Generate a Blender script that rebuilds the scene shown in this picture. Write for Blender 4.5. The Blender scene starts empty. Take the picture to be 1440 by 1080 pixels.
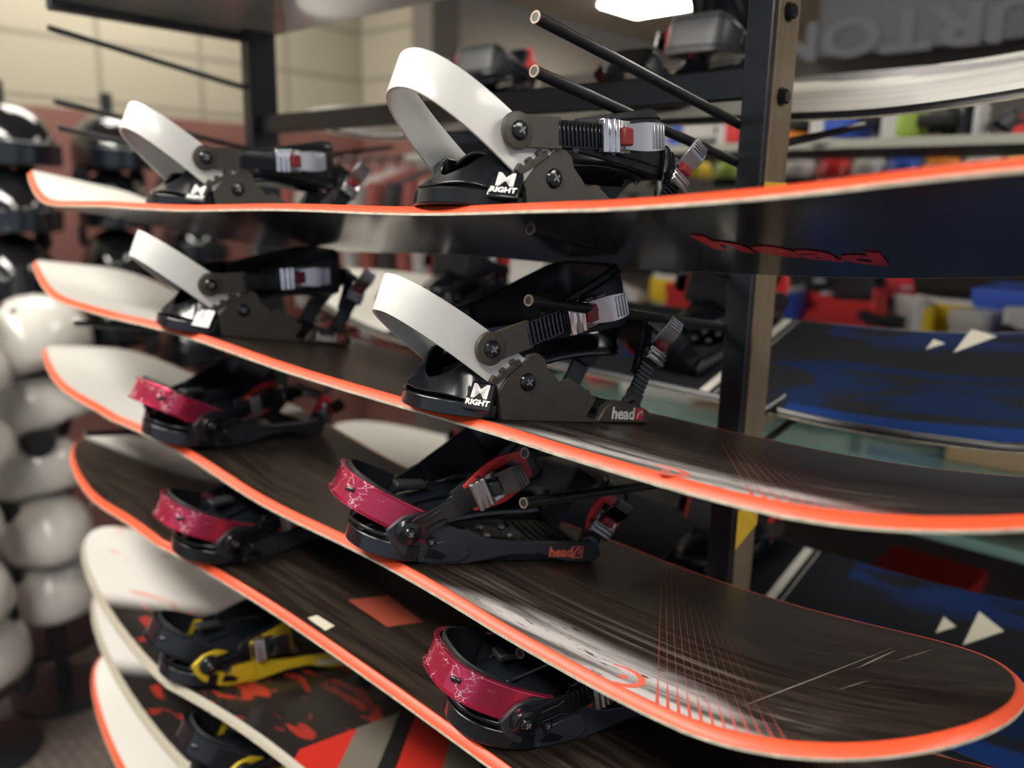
import bpy, math, random
from math import sin, cos, pi, radians
from mathutils import Vector, Matrix
import bmesh

random.seed(7)
SC = bpy.context.scene
COL = SC.collection
EYE = 1.35          # camera height above the floor

# ------------------------------------------------------------------ materials
MATS = {}

def new_mat(name):
    m = bpy.data.materials.new(name)
    m.use_nodes = True
    nt = m.node_tree
    return m, nt, nt.nodes['Principled BSDF']

def mat(name, col, rough=.5, metal=0., coat=0., spec=.5, noise=0., nscale=40., bump=0., bscale=200., trans=0., ior=None, sheen=0., stretch=None):
    if name in MATS:
        return MATS[name]
    m, nt, b = new_mat(name)
    b.inputs['Base Color'].default_value = (*col, 1)
    b.inputs['Roughness'].default_value = rough
    b.inputs['Metallic'].default_value = metal
    b.inputs['Coat Weight'].default_value = coat
    b.inputs['Coat Roughness'].default_value = .06
    b.inputs['Specular IOR Level'].default_value = spec
    b.inputs['Transmission Weight'].default_value = trans
    b.inputs['Sheen Weight'].default_value = sheen
    if ior:
        b.inputs['IOR'].default_value = ior
    N, L = nt.nodes, nt.links
    tc = N.new('ShaderNodeTexCoord')
    mp = N.new('ShaderNodeMapping')
    if stretch:
        mp.inputs['Scale'].default_value = stretch
    L.new(tc.outputs['Object'], mp.inputs['Vector'])
    if noise:
        t = N.new('ShaderNodeTexNoise')
        t.inputs['Scale'].default_value = nscale
        t.inputs['Detail'].default_value = 5
        L.new(mp.outputs[0], t.inputs['Vector'])
        r = N.new('ShaderNodeValToRGB')
        r.color_ramp.elements[0].position = .3
        r.color_ramp.elements[1].position = .72
        r.color_ramp.elements[0].color = (*[c * (1 - noise) for c in col], 1)
        r.color_ramp.elements[1].color = (*[min(1, c * (1 + noise)) for c in col], 1)
        L.new(t.outputs['Fac'], r.inputs['Fac'])
        L.new(r.outputs['Color'], b.inputs['Base Color'])
    if bump:
        t2 = N.new('ShaderNodeTexNoise')
        t2.inputs['Scale'].default_value = bscale
        L.new(mp.outputs[0], t2.inputs['Vector'])
        bp = N.new('ShaderNodeBump')
        bp.inputs['Strength'].default_value = bump
        bp.inputs['Distance'].default_value = .001
        L.new(t2.outputs['Fac'], bp.inputs['Height'])
        L.new(bp.outputs['Normal'], b.inputs['Normal'])
    MATS[name] = m
    return m

class G:
    """small helper to write node graphs"""
    def __init__(s, nt):
        s.nt = nt
    def n(s, t, **kw):
        x = s.nt.nodes.new(t)
        for k, v in kw.items():
            setattr(x, k, v)
        return x
    def put(s, sock, v):
        if isinstance(v, (int, float)):
            sock.default_value = v
        elif isinstance(v, tuple):
            sock.default_value = v
        else:
            s.nt.links.new(v, sock)
    def m(s, op, a, b=0., c=0.):
        x = s.n('ShaderNodeMath', operation=op)
        for i, v in enumerate((a, b, c)):
            s.put(x.inputs[i], v)
        return x.outputs[0]
    def mix(s, f, a, b):
        x = s.n('ShaderNodeMix', data_type='RGBA')
        s.put(x.inputs['Factor'], f)
        s.put(x.inputs['A'], a if not isinstance(a, tuple) else (*a, 1))
        s.put(x.inputs['B'], b if not isinstance(b, tuple) else (*b, 1))
        return x.outputs['Result']
    def ramp(s, v, lo, hi):          # smooth step lo..hi -> 0..1
        x = s.n('ShaderNodeMapRange', interpolation_type='SMOOTHSTEP')
        s.put(x.inputs['Value'], v)
        s.put(x.inputs['From Min'], lo)
        s.put(x.inputs['From Max'], hi)
        return x.outputs[0]
    def noise(s, vec, scale, detail=4., sx=1., sy=1., sz=1., dist=0.):
        mp = s.n('ShaderNodeMapping')
        mp.inputs['Scale'].default_value = (sx, sy, sz)
        s.put(mp.inputs['Vector'], vec)
        t = s.n('ShaderNodeTexNoise')
        t.inputs['Scale'].default_value = scale
        t.inputs['Detail'].default_value = detail
        t.inputs['Distortion'].default_value = dist
        s.nt.links.new(mp.outputs[0], t.inputs['Vector'])
        return t.outputs['Fac']

def board_sheet(name, kind):
    """top sheets: print, pale left ends, one painted wall sheen; object coordinates: x along the board, y across (m)"""
    m, nt, b = new_mat(name)
    g = G(nt)
    tc = g.n('ShaderNodeTexCoord')
    o = tc.outputs['Object']
    sp = g.n('ShaderNodeSeparateXYZ')
    nt.links.new(o, sp.inputs[0])
    s, v = sp.outputs[0], sp.outputs[1]
    grain = g.noise(o, 60, 5, .12, 2.4, 1)
    fine = g.noise(o, 260, 3, .08, 1.6, 1)
    rough = .2
    if kind in ('race', 'race_dark'):
        base = g.mix(g.ramp(grain, .35, .75), (.013, .010, .008), (.042, .031, .023))
        base = g.mix(g.m('MULTIPLY', g.ramp(fine, .62, .8), .35), base, (.10, .085, .075))
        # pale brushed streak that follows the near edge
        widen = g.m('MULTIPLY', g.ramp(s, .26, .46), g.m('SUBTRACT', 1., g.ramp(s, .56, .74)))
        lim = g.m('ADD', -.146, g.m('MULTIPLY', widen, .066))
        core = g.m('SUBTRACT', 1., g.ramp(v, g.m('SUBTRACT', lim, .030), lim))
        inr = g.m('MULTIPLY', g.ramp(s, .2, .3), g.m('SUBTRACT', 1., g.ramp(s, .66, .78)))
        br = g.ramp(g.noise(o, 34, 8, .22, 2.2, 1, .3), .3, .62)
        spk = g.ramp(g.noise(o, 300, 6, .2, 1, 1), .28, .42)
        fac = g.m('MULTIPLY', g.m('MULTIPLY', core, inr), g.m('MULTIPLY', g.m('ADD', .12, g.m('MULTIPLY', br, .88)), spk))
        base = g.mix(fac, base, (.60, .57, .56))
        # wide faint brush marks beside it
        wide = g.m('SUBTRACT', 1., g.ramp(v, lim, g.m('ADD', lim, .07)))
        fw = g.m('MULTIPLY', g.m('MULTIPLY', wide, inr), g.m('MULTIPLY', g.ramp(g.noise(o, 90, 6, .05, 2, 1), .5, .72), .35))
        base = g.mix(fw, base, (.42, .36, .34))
        # fan of thin red lines
        s0 = g.m('ADD', g.m('MULTIPLY', v, -.607), .497)
        q = g.m('DIVIDE', g.m('SUBTRACT', s, s0), g.m('SUBTRACT', .0085, g.m('MULTIPLY', g.m('ADD', v, .147), .012)))
        fr = g.m('ABSOLUTE', g.m('SUBTRACT', g.m('FRACT', q), .5))
        wd = g.m('ADD', .07, g.m('MULTIPLY', g.m('SUBTRACT', 1., g.ramp(v, -.145, -.10)), .12))
        ln = g.m('SUBTRACT', 1., g.ramp(fr, g.m('MULTIPLY', wd, .8), wd))
        rg = g.m('MULTIPLY', g.m('GREATER_THAN', q, 0.), g.m('LESS_THAN', q, 12.))
        fade = g.m('ADD', .25, g.m('MULTIPLY', g.m('SUBTRACT', 1., g.ramp(v, -.13, -.09)), .8))
        fq = g.m('SUBTRACT', 1.25, g.m('MULTIPLY', q, .075))
        base = g.mix(g.m('MULTIPLY', g.m('MULTIPLY', ln, rg), g.m('MULTIPLY', fade, fq)), base, (.68, .10, .07))
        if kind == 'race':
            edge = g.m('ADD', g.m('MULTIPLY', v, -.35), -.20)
            tip = g.m('SUBTRACT', 1., g.ramp(s, g.m('SUBTRACT', edge, .03), edge))  # left end of the sheet turns pale
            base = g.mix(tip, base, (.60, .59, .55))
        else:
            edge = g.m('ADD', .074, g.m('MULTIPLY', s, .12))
            tip = g.m('MULTIPLY', g.ramp(v, edge, g.m('ADD', edge, .02)), g.m('SUBTRACT', 1., g.ramp(s, -.14, -.04)))  # wall reflection painted as a pale sheen strip along the back edge
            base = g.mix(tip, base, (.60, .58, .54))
        rough = g.m('ADD', .30, g.m('MULTIPLY', grain, .16))
    elif kind == 'camo':
        pale = g.m('SUBTRACT', 1., g.ramp(g.m('ADD', s, g.m('MULTIPLY', v, -.9)), -.50, -.42))
        n1 = g.noise(o, 9, 4, 1, 1.6, 1, .6)
        n2 = g.noise(o, 16, 5, .8, 2.0, 1, .8)
        dark = g.mix(g.ramp(n2, .56, .63), (.02, .017, .016), (.34, .03, .02))
        pal = g.mix(g.ramp(n1, .62, .68), (.74, .72, .68), (.74, .42, .36))
        base = g.mix(pale, dark, pal)
        mid = g.m('MULTIPLY', g.m('GREATER_THAN', s, -.06), g.m('LESS_THAN', s, .45))
        st = g.m('FRACT', g.m('MULTIPLY', g.m('ADD', s, g.m('MULTIPLY', v, .8)), 7.))
        c1 = g.mix(g.m('GREATER_THAN', st, .45), (.55, .03, .02), (.17, .155, .125))
        c1 = g.mix(g.m('GREATER_THAN', st, .82), c1, (.015, .015, .015))
        base = g.mix(mid, base, c1)
    elif kind == 'whitetip':
        n1 = g.noise(o, 7, 4, 1, 1.6, 1, .6)
        edge = g.m('SUBTRACT', 1., g.ramp(g.m('ADD', s, g.m('MULTIPLY', v, -.6)), -.42, -.36))
        dark = g.mix(g.ramp(n1, .45, .6), (.02, .017, .016), (.12, .03, .025))
        base = g.mix(edge, dark, (.74, .72, .67))
    elif kind == 'blue':
        n1 = g.noise(o, 8, 5, .5, 2.0, 1, 1.2)
        n2 = g.noise(o, 5, 3, .7, 1.4, 1, .5)
        base = g.mix(g.m('MULTIPLY', g.ramp(n1, .53, .60), g.ramp(n2, .42, .5)), (.016, .017, .020), (.008, .019, .060))
        lo = g.m('SUBTRACT', 1., g.ramp(v, -.118, -.108))
        base = g.mix(g.m('MULTIPLY', lo, g.m('GREATER_THAN', s, .38)), base, (.010, .035, .15))
        hi = g.m('MULTIPLY', g.ramp(v, .04, .12), g.m('GREATER_THAN', s, .34))
        base = g.mix(g.m('MULTIPLY', hi, g.ramp(n1, .42, .5)), base, (.012, .028, .10))
        gr = g.m('MULTIPLY', g.m('GREATER_THAN', g.m('FRACT', g.m('MULTIPLY', s, 40.)), .35), g.m('MULTIPLY', g.m('GREATER_THAN', s, .262), g.m('LESS_THAN', s, .285)))
        w = g.m('MAXIMUM', g.m('LESS_THAN', s, -.37), gr)
        base = g.mix(w, base, (.62, .60, .54))
        rough = .8
    elif kind == 'pale':
        n1 = g.noise(o, 30, 6, .1, 2.0, 1)
        n2 = g.noise(o, 5, 3, .6, 1.4, 1, .5)
        base = g.mix(g.m('MULTIPLY', g.ramp(n1, .45, .7), .5), (.66, .66, .58), (.45, .44, .40))
        base = g.mix(g.m('MULTIPLY', g.ramp(v, .03, .06), g.m('GREATER_THAN', n2, .45)), base, (.16, .15, .15))
    nt.links.new(base, b.inputs['Base Color'])
    g.put(b.inputs['Roughness'], rough)
    b.inputs['Coat Weight'].default_value = 0. if kind in ('blue', 'pale') else .12
    b.inputs['Coat Roughness'].default_value = .12
    b.inputs['Specular IOR Level'].default_value = .04 if kind == 'blue' else .25
    MATS[name] = m
    return m

def scratched(name, col, wear=(.85, .8, .78)):
    m, nt, b = new_mat(name)
    g = G(nt)
    tc = g.n('ShaderNodeTexCoord'); o = tc.outputs['Object']
    vo = g.n('ShaderNodeTexVoronoi', feature='DISTANCE_TO_EDGE')
    mp = g.n('ShaderNodeMapping'); mp.inputs['Scale'].default_value = (1, 1, 1.4)
    nz = g.n('ShaderNodeTexNoise'); nz.inputs['Scale'].default_value = 130; nt.links.new(o, nz.inputs['Vector'])
    mv = g.n('ShaderNodeMixRGB'); mv.inputs[0].default_value = .006; nt.links.new(o, mv.inputs[1]); nt.links.new(nz.outputs['Color'], mv.inputs[2])
    nt.links.new(mv.outputs[0], mp.inputs[0]); nt.links.new(mp.outputs[0], vo.inputs['Vector'])
    vo.inputs['Scale'].default_value = 130
    lines = g.m('SUBTRACT', 1., g.ramp(vo.outputs['Distance'], .008, .035))
    msk = g.ramp(g.noise(o, 60, 5), .53, .60)
    sp = g.n('ShaderNodeSeparateXYZ'); nt.links.new(o, sp.inputs[0])
    heel = g.m('SUBTRACT', 1., g.ramp(sp.outputs[1], -.150, -.128))
    f = g.m('MULTIPLY', g.m('MULTIPLY', lines, msk), heel)
    nt.links.new(g.mix(f, col, wear), b.inputs['Base Color'])
    b.inputs['Metallic'].default_value = .75
    g.put(b.inputs['Roughness'], g.m('ADD', .24, g.m('MULTIPLY', f, .3)))
    b.inputs['Coat Weight'].default_value = .3
    MATS[name] = m
    return m

M = dict(
    orange=mat('orange_sidewall', (.74, .084, .026), .45, coat=.05, noise=.06, nscale=8),
    orange_dark=mat('red_border_print', (.30, .03, .02), .4),
    steel=mat('steel_edge', (.50, .46, .36), .42, .1, noise=.25, nscale=120),
    base=mat('black_sintered_base', (.026, .031, .034), .17, coat=.1, spec=.4, noise=.3, nscale=90, stretch=(.1, 1.5, 1)),
    black_side=mat('black_sidewall', (.012, .012, .015), .35),
    cream_side=mat('cream_sidewall', (.36, .33, .26), .45),
    hoop=mat('pearl_white_paint', (.70, .705, .67), .36, 0., coat=.25, noise=.03, nscale=30),
    grey_nylon=mat('grey_brown_nylon', (.060, .052, .043), .42, noise=.12, nscale=60, bump=.15, bscale=900),
    slate=mat('slate_nylon', (.030, .032, .040), .40, noise=.12, nscale=60, bump=.1, bscale=900),
    black_pl=mat('black_glossy_plastic', (.006, .008, .011), .22, coat=.25),
    black_mt=mat('black_matt_rubber', (.010, .012, .015), .55, bump=.2, bscale=700),
    pad=mat('black_synthetic_leather', (.008, .010, .014), .38, bump=.35, bscale=500),
    chrome=mat('polished_aluminium', (.74, .74, .76), .16, 1.0),
    satin=mat('satin_aluminium', (.55, .55, .57), .30, 1.0),
    darkmetal=mat('gunmetal', (.10, .10, .11), .24, 1.0),
    red_tab=mat('dark_red_plastic', (.25, .018, .022), .4),
    red_pl=mat('bright_red_plastic', (.62, .022, .022), .4),
    redcup=scratched('anodised_red_aluminium', (.62, .045, .115)),
    rack=mat('black_enamel_steel', (.013, .016, .020), .32, coat=.12, noise=.3, nscale=30),
    rod=mat('black_rod_enamel', (.012, .012, .012), .42, coat=.1, noise=.4, nscale=60),
    rod_end=mat('bare_steel_rim', (.26, .20, .15), .4, .6),
    post_reflection=mat('brown_reflection_tone', (.17, .125, .078), .40, noise=.22, nscale=14, stretch=(6, 6, .4), coat=.2),
    yellow=mat('yellow_sticker', (.72, .46, .03), .5, noise=.1, nscale=50),
    bolt=mat('black_oxide_bolt', (.02, .022, .026), .35, .6),
    white_print=mat('white_print', (.80, .79, .76), .5),
    red_print=mat('red_print', (.50, .045, .04), .5),
    coral_print=mat('coral_print', (.85, .16, .10), .45),
    cream_print=mat('cream_print', (.66, .63, .50), .5),
    base_print=mat('red_base_print', (.80, .030, .045), .30),
    yellow_pl=mat('yellow_plastic', (.72, .50, .02), .4),
    helmet_w=mat('white_helmet_shell', (.74, .72, .66), .22, coat=.5),
    helmet_b=mat('black_helmet_shell', (.008, .009, .011), .12, coat=.8),
    lens=mat('smoked_lens', (.008, .012, .016), .12, 0., coat=.5),
    liner=mat('dark_helmet_liner', (.02, .02, .022), .8),
    plaster=mat('taupe_plaster', (.33, .29, .235), .85, noise=.08, nscale=1.2),
    ceiling=mat('beige_ceiling_paint', (.44, .38, .30), .9, noise=.06, nscale=.8),
    carton=mat('brown_carton', (.32, .22, .12), .8),
    glass=mat('green_edged_glass', (.50, .78, .70), .08, trans=.75, ior=1.5),
    glass_edge=mat('green_glass_edge', (.28, .52, .46), .25, coat=.4),
    wood=mat('pale_wood_shelf', (.34, .29, .20), .5, noise=.15, nscale=6),
    grey_shelf=mat('grey_green_shelf', (.36, .37, .31), .5),
    fascia=mat('charcoal_print_board', (.018, .020, .027), .4),
    fascia_txt=mat('grey_lettering', (.12, .12, .14), .5),
    blue_pl=mat('blue_plastic', (.04, .10, .50), .4),
    green_pl=mat('lime_green_plastic', (.35, .50, .08), .4),
    orange_pl=mat('bright_orange_plastic', (.85, .28, .03), .4),
    white_pl=mat('white_plastic', (.55, .54, .51), .4),
    cloth_r=mat('maroon_cloth', (.20, .05, .04), .9, noise=.2, nscale=20),
    cloth_g=mat('grey_cloth', (.30, .28, .27), .9, noise=.2, nscale=20),
    cloth_k=mat('black_cloth', (.02, .02, .022), .9),
    canopy=mat('grey_brushed_laminate', (.20, .195, .18), .28, coat=.5, noise=.45, nscale=6),
)

def carpet():
    m, nt, b = new_mat('dark_brown_carpet')
    g = G(nt); tc = g.n('ShaderNodeTexCoord'); o = tc.outputs['Object']
    n1 = g.noise(o, 14, 6, 1, 1, 1)
    w = g.n('ShaderNodeTexBrick'); w.inputs['Scale'].default_value = 9
    w.inputs['Color1'].default_value = (.13, .105, .09, 1); w.inputs['Color2'].default_value = (.095, .075, .065, 1)
    w.inputs['Mortar'].default_value = (.055, .043, .038, 1)
    nt.links.new(o, w.inputs['Vector'])
    nt.links.new(g.mix(g.m('MULTIPLY', g.ramp(n1, .4, .7), .5), w.outputs['Color'], (.075, .055, .047)), b.inputs['Base Color'])
    b.inputs['Roughness'].default_value = .95
    return m

def block_wall():
    m, nt, b = new_mat('painted_block_wall')
    g = G(nt); tc = g.n('ShaderNodeTexCoord'); o = tc.outputs['Object']
    sp = g.n('ShaderNodeSeparateXYZ'); nt.links.new(o, sp.inputs[0])
    cb = g.n('ShaderNodeCombineXYZ')
    g.put(cb.inputs[0], g.m('ADD', sp.outputs[0], sp.outputs[1])); nt.links.new(sp.outputs[2], cb.inputs[1])
    w = g.n('ShaderNodeTexBrick'); w.inputs['Scale'].default_value = 1.
    w.offset = 0.
    w.inputs['Brick Width'].default_value = .40; w.inputs['Row Height'].default_value = .21
    w.inputs['Mortar Size'].default_value = .012; w.inputs['Mortar Smooth'].default_value = .3
    w.inputs['Color1'].default_value = (.43, .39, .29, 1); w.inputs['Color2'].default_value = (.405, .37, .275, 1)
    w.inputs['Mortar'].default_value = (.27, .245, .185, 1)
    nt.links.new(cb.outputs[0], w.inputs['Vector'])
    low = g.m('LESS_THAN', sp.outputs[2], EYE + .30)
    red = g.mix(g.ramp(g.noise(o, 4, 3), .3, .7), (.20, .085, .07), (.24, .105, .085))
    nt.links.new(g.mix(low, w.outputs['Color'], red), b.inputs['Base Color'])
    b.inputs['Roughness'].default_value = .75
    return m

# ------------------------------------------------------------------ mesh helper
class MB:
    def __init__(s):
        s.v = []; s.f = []
    def add(s, vs, fs):
        k = len(s.v)
        s.v += [tuple(v) for v in vs]
        s.f += [tuple(i + k for i in f) for f in fs]
        return s
    def box(s, c, d, R=None):
        vs = []
        for x in (-.5, .5):
            for y in (-.5, .5):
                for z in (-.5, .5):
                    p = Vector((x * d[0], y * d[1], z * d[2]))
                    if R is not None:
                        p = R @ p
                    vs.append(p + Vector(c))
        return s.add(vs, [(0, 1, 3, 2), (4, 6, 7, 5), (0, 4, 5, 1), (2, 3, 7, 6), (0, 2, 6, 4), (1, 5, 7, 3)])
    def prism(s, poly, a, b, axis='x'):
        """polygon extruded between a and b along an axis"""
        n = len(poly)
        def P(t, q):
            return {'x': (t, q[0], q[1]), 'y': (q[0], t, q[1]), 'z': (q[0], q[1], t)}[axis]
        return s.add([P(a, q) for q in poly] + [P(b, q) for q in poly],
                     [tuple(range(n))[::-1], tuple(range(n, 2 * n))] + [(i, (i + 1) % n, n + (i + 1) % n, n + i) for i in range(n)])
    def lathe(s, c, prof, axis=(0, 0, 1), n=20):
        """prof: list of (radius, height)"""
        ax = Vector(axis).normalized()
        u = ax.orthogonal().normalized(); w = ax.cross(u)
        vs = []; c = Vector(c)
        for r, h in prof:
            for k in range(n):
                a = 2 * pi * k / n
                vs.append(c + ax * h + u * (r * cos(a)) + w * (r * sin(a)))
        fs = []
        for j in range(len(prof) - 1):
            for k in range(n):
                fs.append((j * n + k, j * n + (k + 1) % n, (j + 1) * n + (k + 1) % n, (j + 1) * n + k))
        fs.append(tuple(range(n))[::-1]); m = (len(prof) - 1) * n
        fs.append(tuple(range(m, m + n)))
        return s.add(vs, fs)
    def tube(s, pts, r, n=10, hollow=False):
        pts = [Vector(p) for p in pts]
        rr = r if isinstance(r, (list, tuple)) else [r] * len(pts)
        vs = []; prev = None
        for i, p in enumerate(pts):
            t = (pts[min(i + 1, len(pts) - 1)] - pts[max(i - 1, 0)]).normalized()
            u = t.orthogonal().normalized() if prev is None else (prev - t * prev.dot(t)).normalized()
            prev = u; w = t.cross(u)
            for k in range(n):
                a = 2 * pi * k / n
                vs.append(p + (u * cos(a) + w * sin(a)) * rr[i])
        fs = [(j * n + k, j * n + (k + 1) % n, (j + 1) * n + (k + 1) % n, (j + 1) * n + k) for j in range(len(pts) - 1) for k in range(n)]
        fs.append(tuple(range(n))[::-1]); m = (len(pts) - 1) * n
        fs.append(tuple(range(m, m + n)))
        return s.add(vs, fs)
    def strip(s, pts, wid, thick, W=None, N=None, prof=None):
        """ribbon: centre line pts, half width vectors W[i]*wid[i]/2, thickness along N"""
        pts = [Vector(p) for p in pts]; n = len(pts); vs = []
        wid = wid if isinstance(wid, (list, tuple)) else [wid] * n
        thick = thick if isinstance(thick, (list, tuple)) else [thick] * n
        # cross profile in (width -1..1, thick 0..1)
        prof = prof or [(-1, 0), (1, 0), (1, 1), (-1, 1)]
        m = len(prof)
        for i, p in enumerate(pts):
            t = (pts[min(i + 1, n - 1)] - pts[max(i - 1, 0)]).normalized()
            w = Vector(W[i] if isinstance(W, list) else W)
            w = (w - t * w.dot(t)).normalized()
            nn = t.cross(w).normalized()
            if N is not None and nn.dot(Vector(N[i] if isinstance(N, list) else N)) < 0:
                nn = -nn
            for a, b in prof:
                vs.append(p + w * (a * wid[i] / 2) + nn * (b * thick[i]))
        fs = [(j * m + k, j * m + (k + 1) % m, (j + 1) * m + (k + 1) % m, (j + 1) * m + k) for j in range(n - 1) for k in range(m)]
        fs.append(tuple(range(m))[::-1]); q = (n - 1) * m
        fs.append(tuple(range(q, q + m)))
        return s.add(vs, fs)
    def build(s, name, m, parent=None, bevel=0., smooth=True, seg=2, sub=0, angle=35):
        me = bpy.data.meshes.new(name)
        me.from_pydata(s.v, [], s.f)
        bm = bmesh.new(); bm.from_mesh(me)
        bmesh.ops.recalc_face_normals(bm, faces=bm.faces)
        bm.to_mesh(me); bm.free()
        me.materials.append(m)
        if smooth:
            for p in me.polygons:
                p.use_smooth = True
            me.set_sharp_from_angle(angle=radians(angle))
        o = bpy.data.objects.new(name, me)
        COL.objects.link(o)
        if parent is not None:
            o.parent = parent
        if bevel:
            b = o.modifiers.new('bevel', 'BEVEL')
            b.width = bevel; b.segments = seg; b.limit_method = 'ANGLE'; b.angle_limit = radians(40)
            b.harden_normals = False
        if sub:
            q = o.modifiers.new('sub', 'SUBSURF'); q.levels = sub; q.render_levels = sub
        return o

def tag(o, label=None, cat=None, group=None, kind=None):
    if label: o['label'] = label
    if cat: o['category'] = cat
    if group: o['group'] = group
    if kind: o['kind'] = kind
    return o

def thing(name, mw, label, cat, group=None):
    o = bpy.data.objects.new(name, None)
    COL.objects.link(o)
    o.empty_display_size = .05
    o.matrix_world = mw
    tag(o, label, cat, group)
    return o

def copy_tree(o, parent=None):
    c = o.copy(); COL.objects.link(c)
    c.parent = parent
    for ch in list(o.children):
        copy_tree(ch, c)
    return c

def T(x, y, z, rz=0., rx=0., ry=0.):
    return Matrix.Translation((x, y, z)) @ Matrix.Rotation(rz, 4, 'Z') @ Matrix.Rotation(rx, 4, 'X') @ Matrix.Rotation(ry, 4, 'Y')

def text(name, body, size, m, parent, org, xdir, ydir, ext=.0004, bold=0., sx=1., align='CENTER'):
    cu = bpy.data.curves.new(name, 'FONT')
    cu.body = body; cu.size = size; cu.extrude = ext; cu.offset = bold
    cu.align_x = align; cu.align_y = 'CENTER'; cu.resolution_u = 3
    t = bpy.data.objects.new(name + '_tmp', cu); COL.objects.link(t)
    dg = bpy.context.evaluated_depsgraph_get()
    me = bpy.data.meshes.new_from_object(t.evaluated_get(dg))
    bpy.data.objects.remove(t); bpy.data.curves.remove(cu)
    X = Vector(xdir).normalized(); Y = Vector(ydir); Y = (Y - X * Y.dot(X)).normalized(); Z = X.cross(Y)
    R = Matrix((X * sx, Y, Z)).transposed().to_4x4()
    me.transform(Matrix.Translation(org) @ R)
    me.materials.clear(); me.materials.append(m)
    me.name = name
    o = bpy.data.objects.new(name, me); COL.objects.link(o); o.parent = parent
    return o

def flat_poly(name, pts, m, parent, thick=.0004, N=(0, 0, 1)):
    """thin printed patch from 3D points"""
    N = Vector(N) * thick; n = len(pts)
    mb = MB(); mb.add([Vector(p) for p in pts] + [Vector(p) + N for p in pts],
                      [tuple(range(n))[::-1], tuple(range(n, 2 * n))] + [(i, (i + 1) % n, n + (i + 1) % n, n + i) for i in range(n)])
    return mb.build(name, m, parent, smooth=False)

# ------------------------------------------------------------------ snowboards
KN = [-.75, -.55, -.35, -.15, .05, .25, .45, .65]
YC = .5551
Q0 = [.012, .010, .001, .004, -.001, 0, 0, 0]
THK = .0085

class Board:
    def __init__(s, x, y, z, b, w, p, q=None, rL=.8668, rR=.775, noseL=.0295, noseR=.0494, waist=.2515, wmax=.150, tl=.579, te=1.56):
        s.q = q or Q0
        s.tl, s.te = tl, te
        s.rL, s.rR, s.nL, s.nR, s.waist, s.wmax = rL, rR, noseL, noseR, waist, wmax
        X = Vector((cos(w), sin(w), p)).normalized()
        Y = Vector((-sin(w) * cos(b), cos(w) * cos(b), -sin(b)))
        Y = (Y - X * Y.dot(X)).normalized()
        Z = X.cross(Y)
        R = Matrix((X, Y, Z)).transposed().to_4x4()
        s.mw = Matrix.Translation((x, y, z + EYE)) @ R
    def prm(s, sr):
        return sr if sr > 0 else sr * .775 / s.rL
    def w(s, sr, inset=0.):
        r = (s.rL if sr < 0 else s.rR) - inset
        tl = s.tl if sr < 0 else .1625
        c = r - tl
        a = abs(sr)
        w = s.waist / 2 + (s.wmax - s.waist / 2) * min(a / c, 1) ** 2
        t = max(0., min(1., (a - c) / (r - c)))
        return max(0., (w - inset)) * max(0., 1 - t ** (s.te if sr < 0 else 2.361)) ** .5
    def h(s, sr):
        r = s.rL if sr < 0 else s.rR
        a = abs(sr)
        sp = sr
        if sr < 0:
            a = a * 1.0
        no = s.nL if sr < 0 else s.nR
        h = no * max(0., min(1., (a - r + .3608) / .3608)) ** 1.656 - .0087 * a * a
        return h + sum(q * math.exp(-((sp - k) / .16) ** 2) for q, k in zip(s.q, KN))
    def stations(s, inset=0.):
        out = []
        for r, sg in ((s.rL - inset, -1), (s.rR - inset, 1)):
            tl = s.tl if sg < 0 else .1625
            c = r - tl
            L = [sg * c * i / 20 for i in range(1 if sg > 0 else 0, 21)]
            L += [sg * (c + tl * sin(pi / 2 * i / 28)) for i in range(1, 29)]
            out.append(L)
        return out[0][::-1] + out[1]
    def ring(s, inset, z):
        st = s.stations(inset)
        f = [(a, -s.w(a, inset), s.h(a) + z) for a in st]
        b = [(a, s.w(a, inset), s.h(a) + z) for a in st][::-1]
        return f + b[1:-1]
    def sheet(s, inset, z):
        st = s.stations(inset); nv = 8
        vs = []; fs = []
        for a in st:
            w = s.w(a, inset)
            for j in range(nv + 1):
                vs.append((a, w * (2 * j / nv - 1), s.h(a) + z))
        for i in range(len(st) - 1):
            for j in range(nv):
                k = i * (nv + 1) + j
                fs.append((k, k + nv + 1, k + nv + 2, k + 1))
        return vs, fs
    def band(s, levels):
        rings = [s.ring(i, z) for i, z in levels]
        n = len(rings[0]); vs = sum(rings, []); fs = []
        for j in range(len(rings) - 1):
            for k in range(n):
                fs.append((j * n + k, j * n + (k + 1) % n, (j + 1) * n + (k + 1) % n, (j + 1) * n + k))
        return MB().add(vs, fs)
    def at(s, sr, v, z=0.):
        return s.mw @ Vector((sr, v, s.h(sr) + z))

def make_board(bd, label, sheet_mat, side, steel, base=None, group='snowboards lying on the rack pegs'):
    t = thing('snowboard', bd.mw, label, 'snowboard', group)
    ins = .0064
    MB().add(*bd.sheet(ins + .0012, THK)).build('topsheet', sheet_mat, t, angle=60)
    MB().add(*bd.sheet(.002, 0.)).build('base_sheet', base or M['base'], t, angle=60)
    bd.band([(.002, 0.), (0., 0.), (0., .0019), (.0006, .0021)]).build('steel_edge', steel, t, angle=50)
    bd.band([(.0006, .0021), (.0020, .0045), (ins - .001, THK - .0006), (ins, THK), (ins + .0014, THK)]).build('sidewall', side, t, angle=30)
    return t

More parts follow.
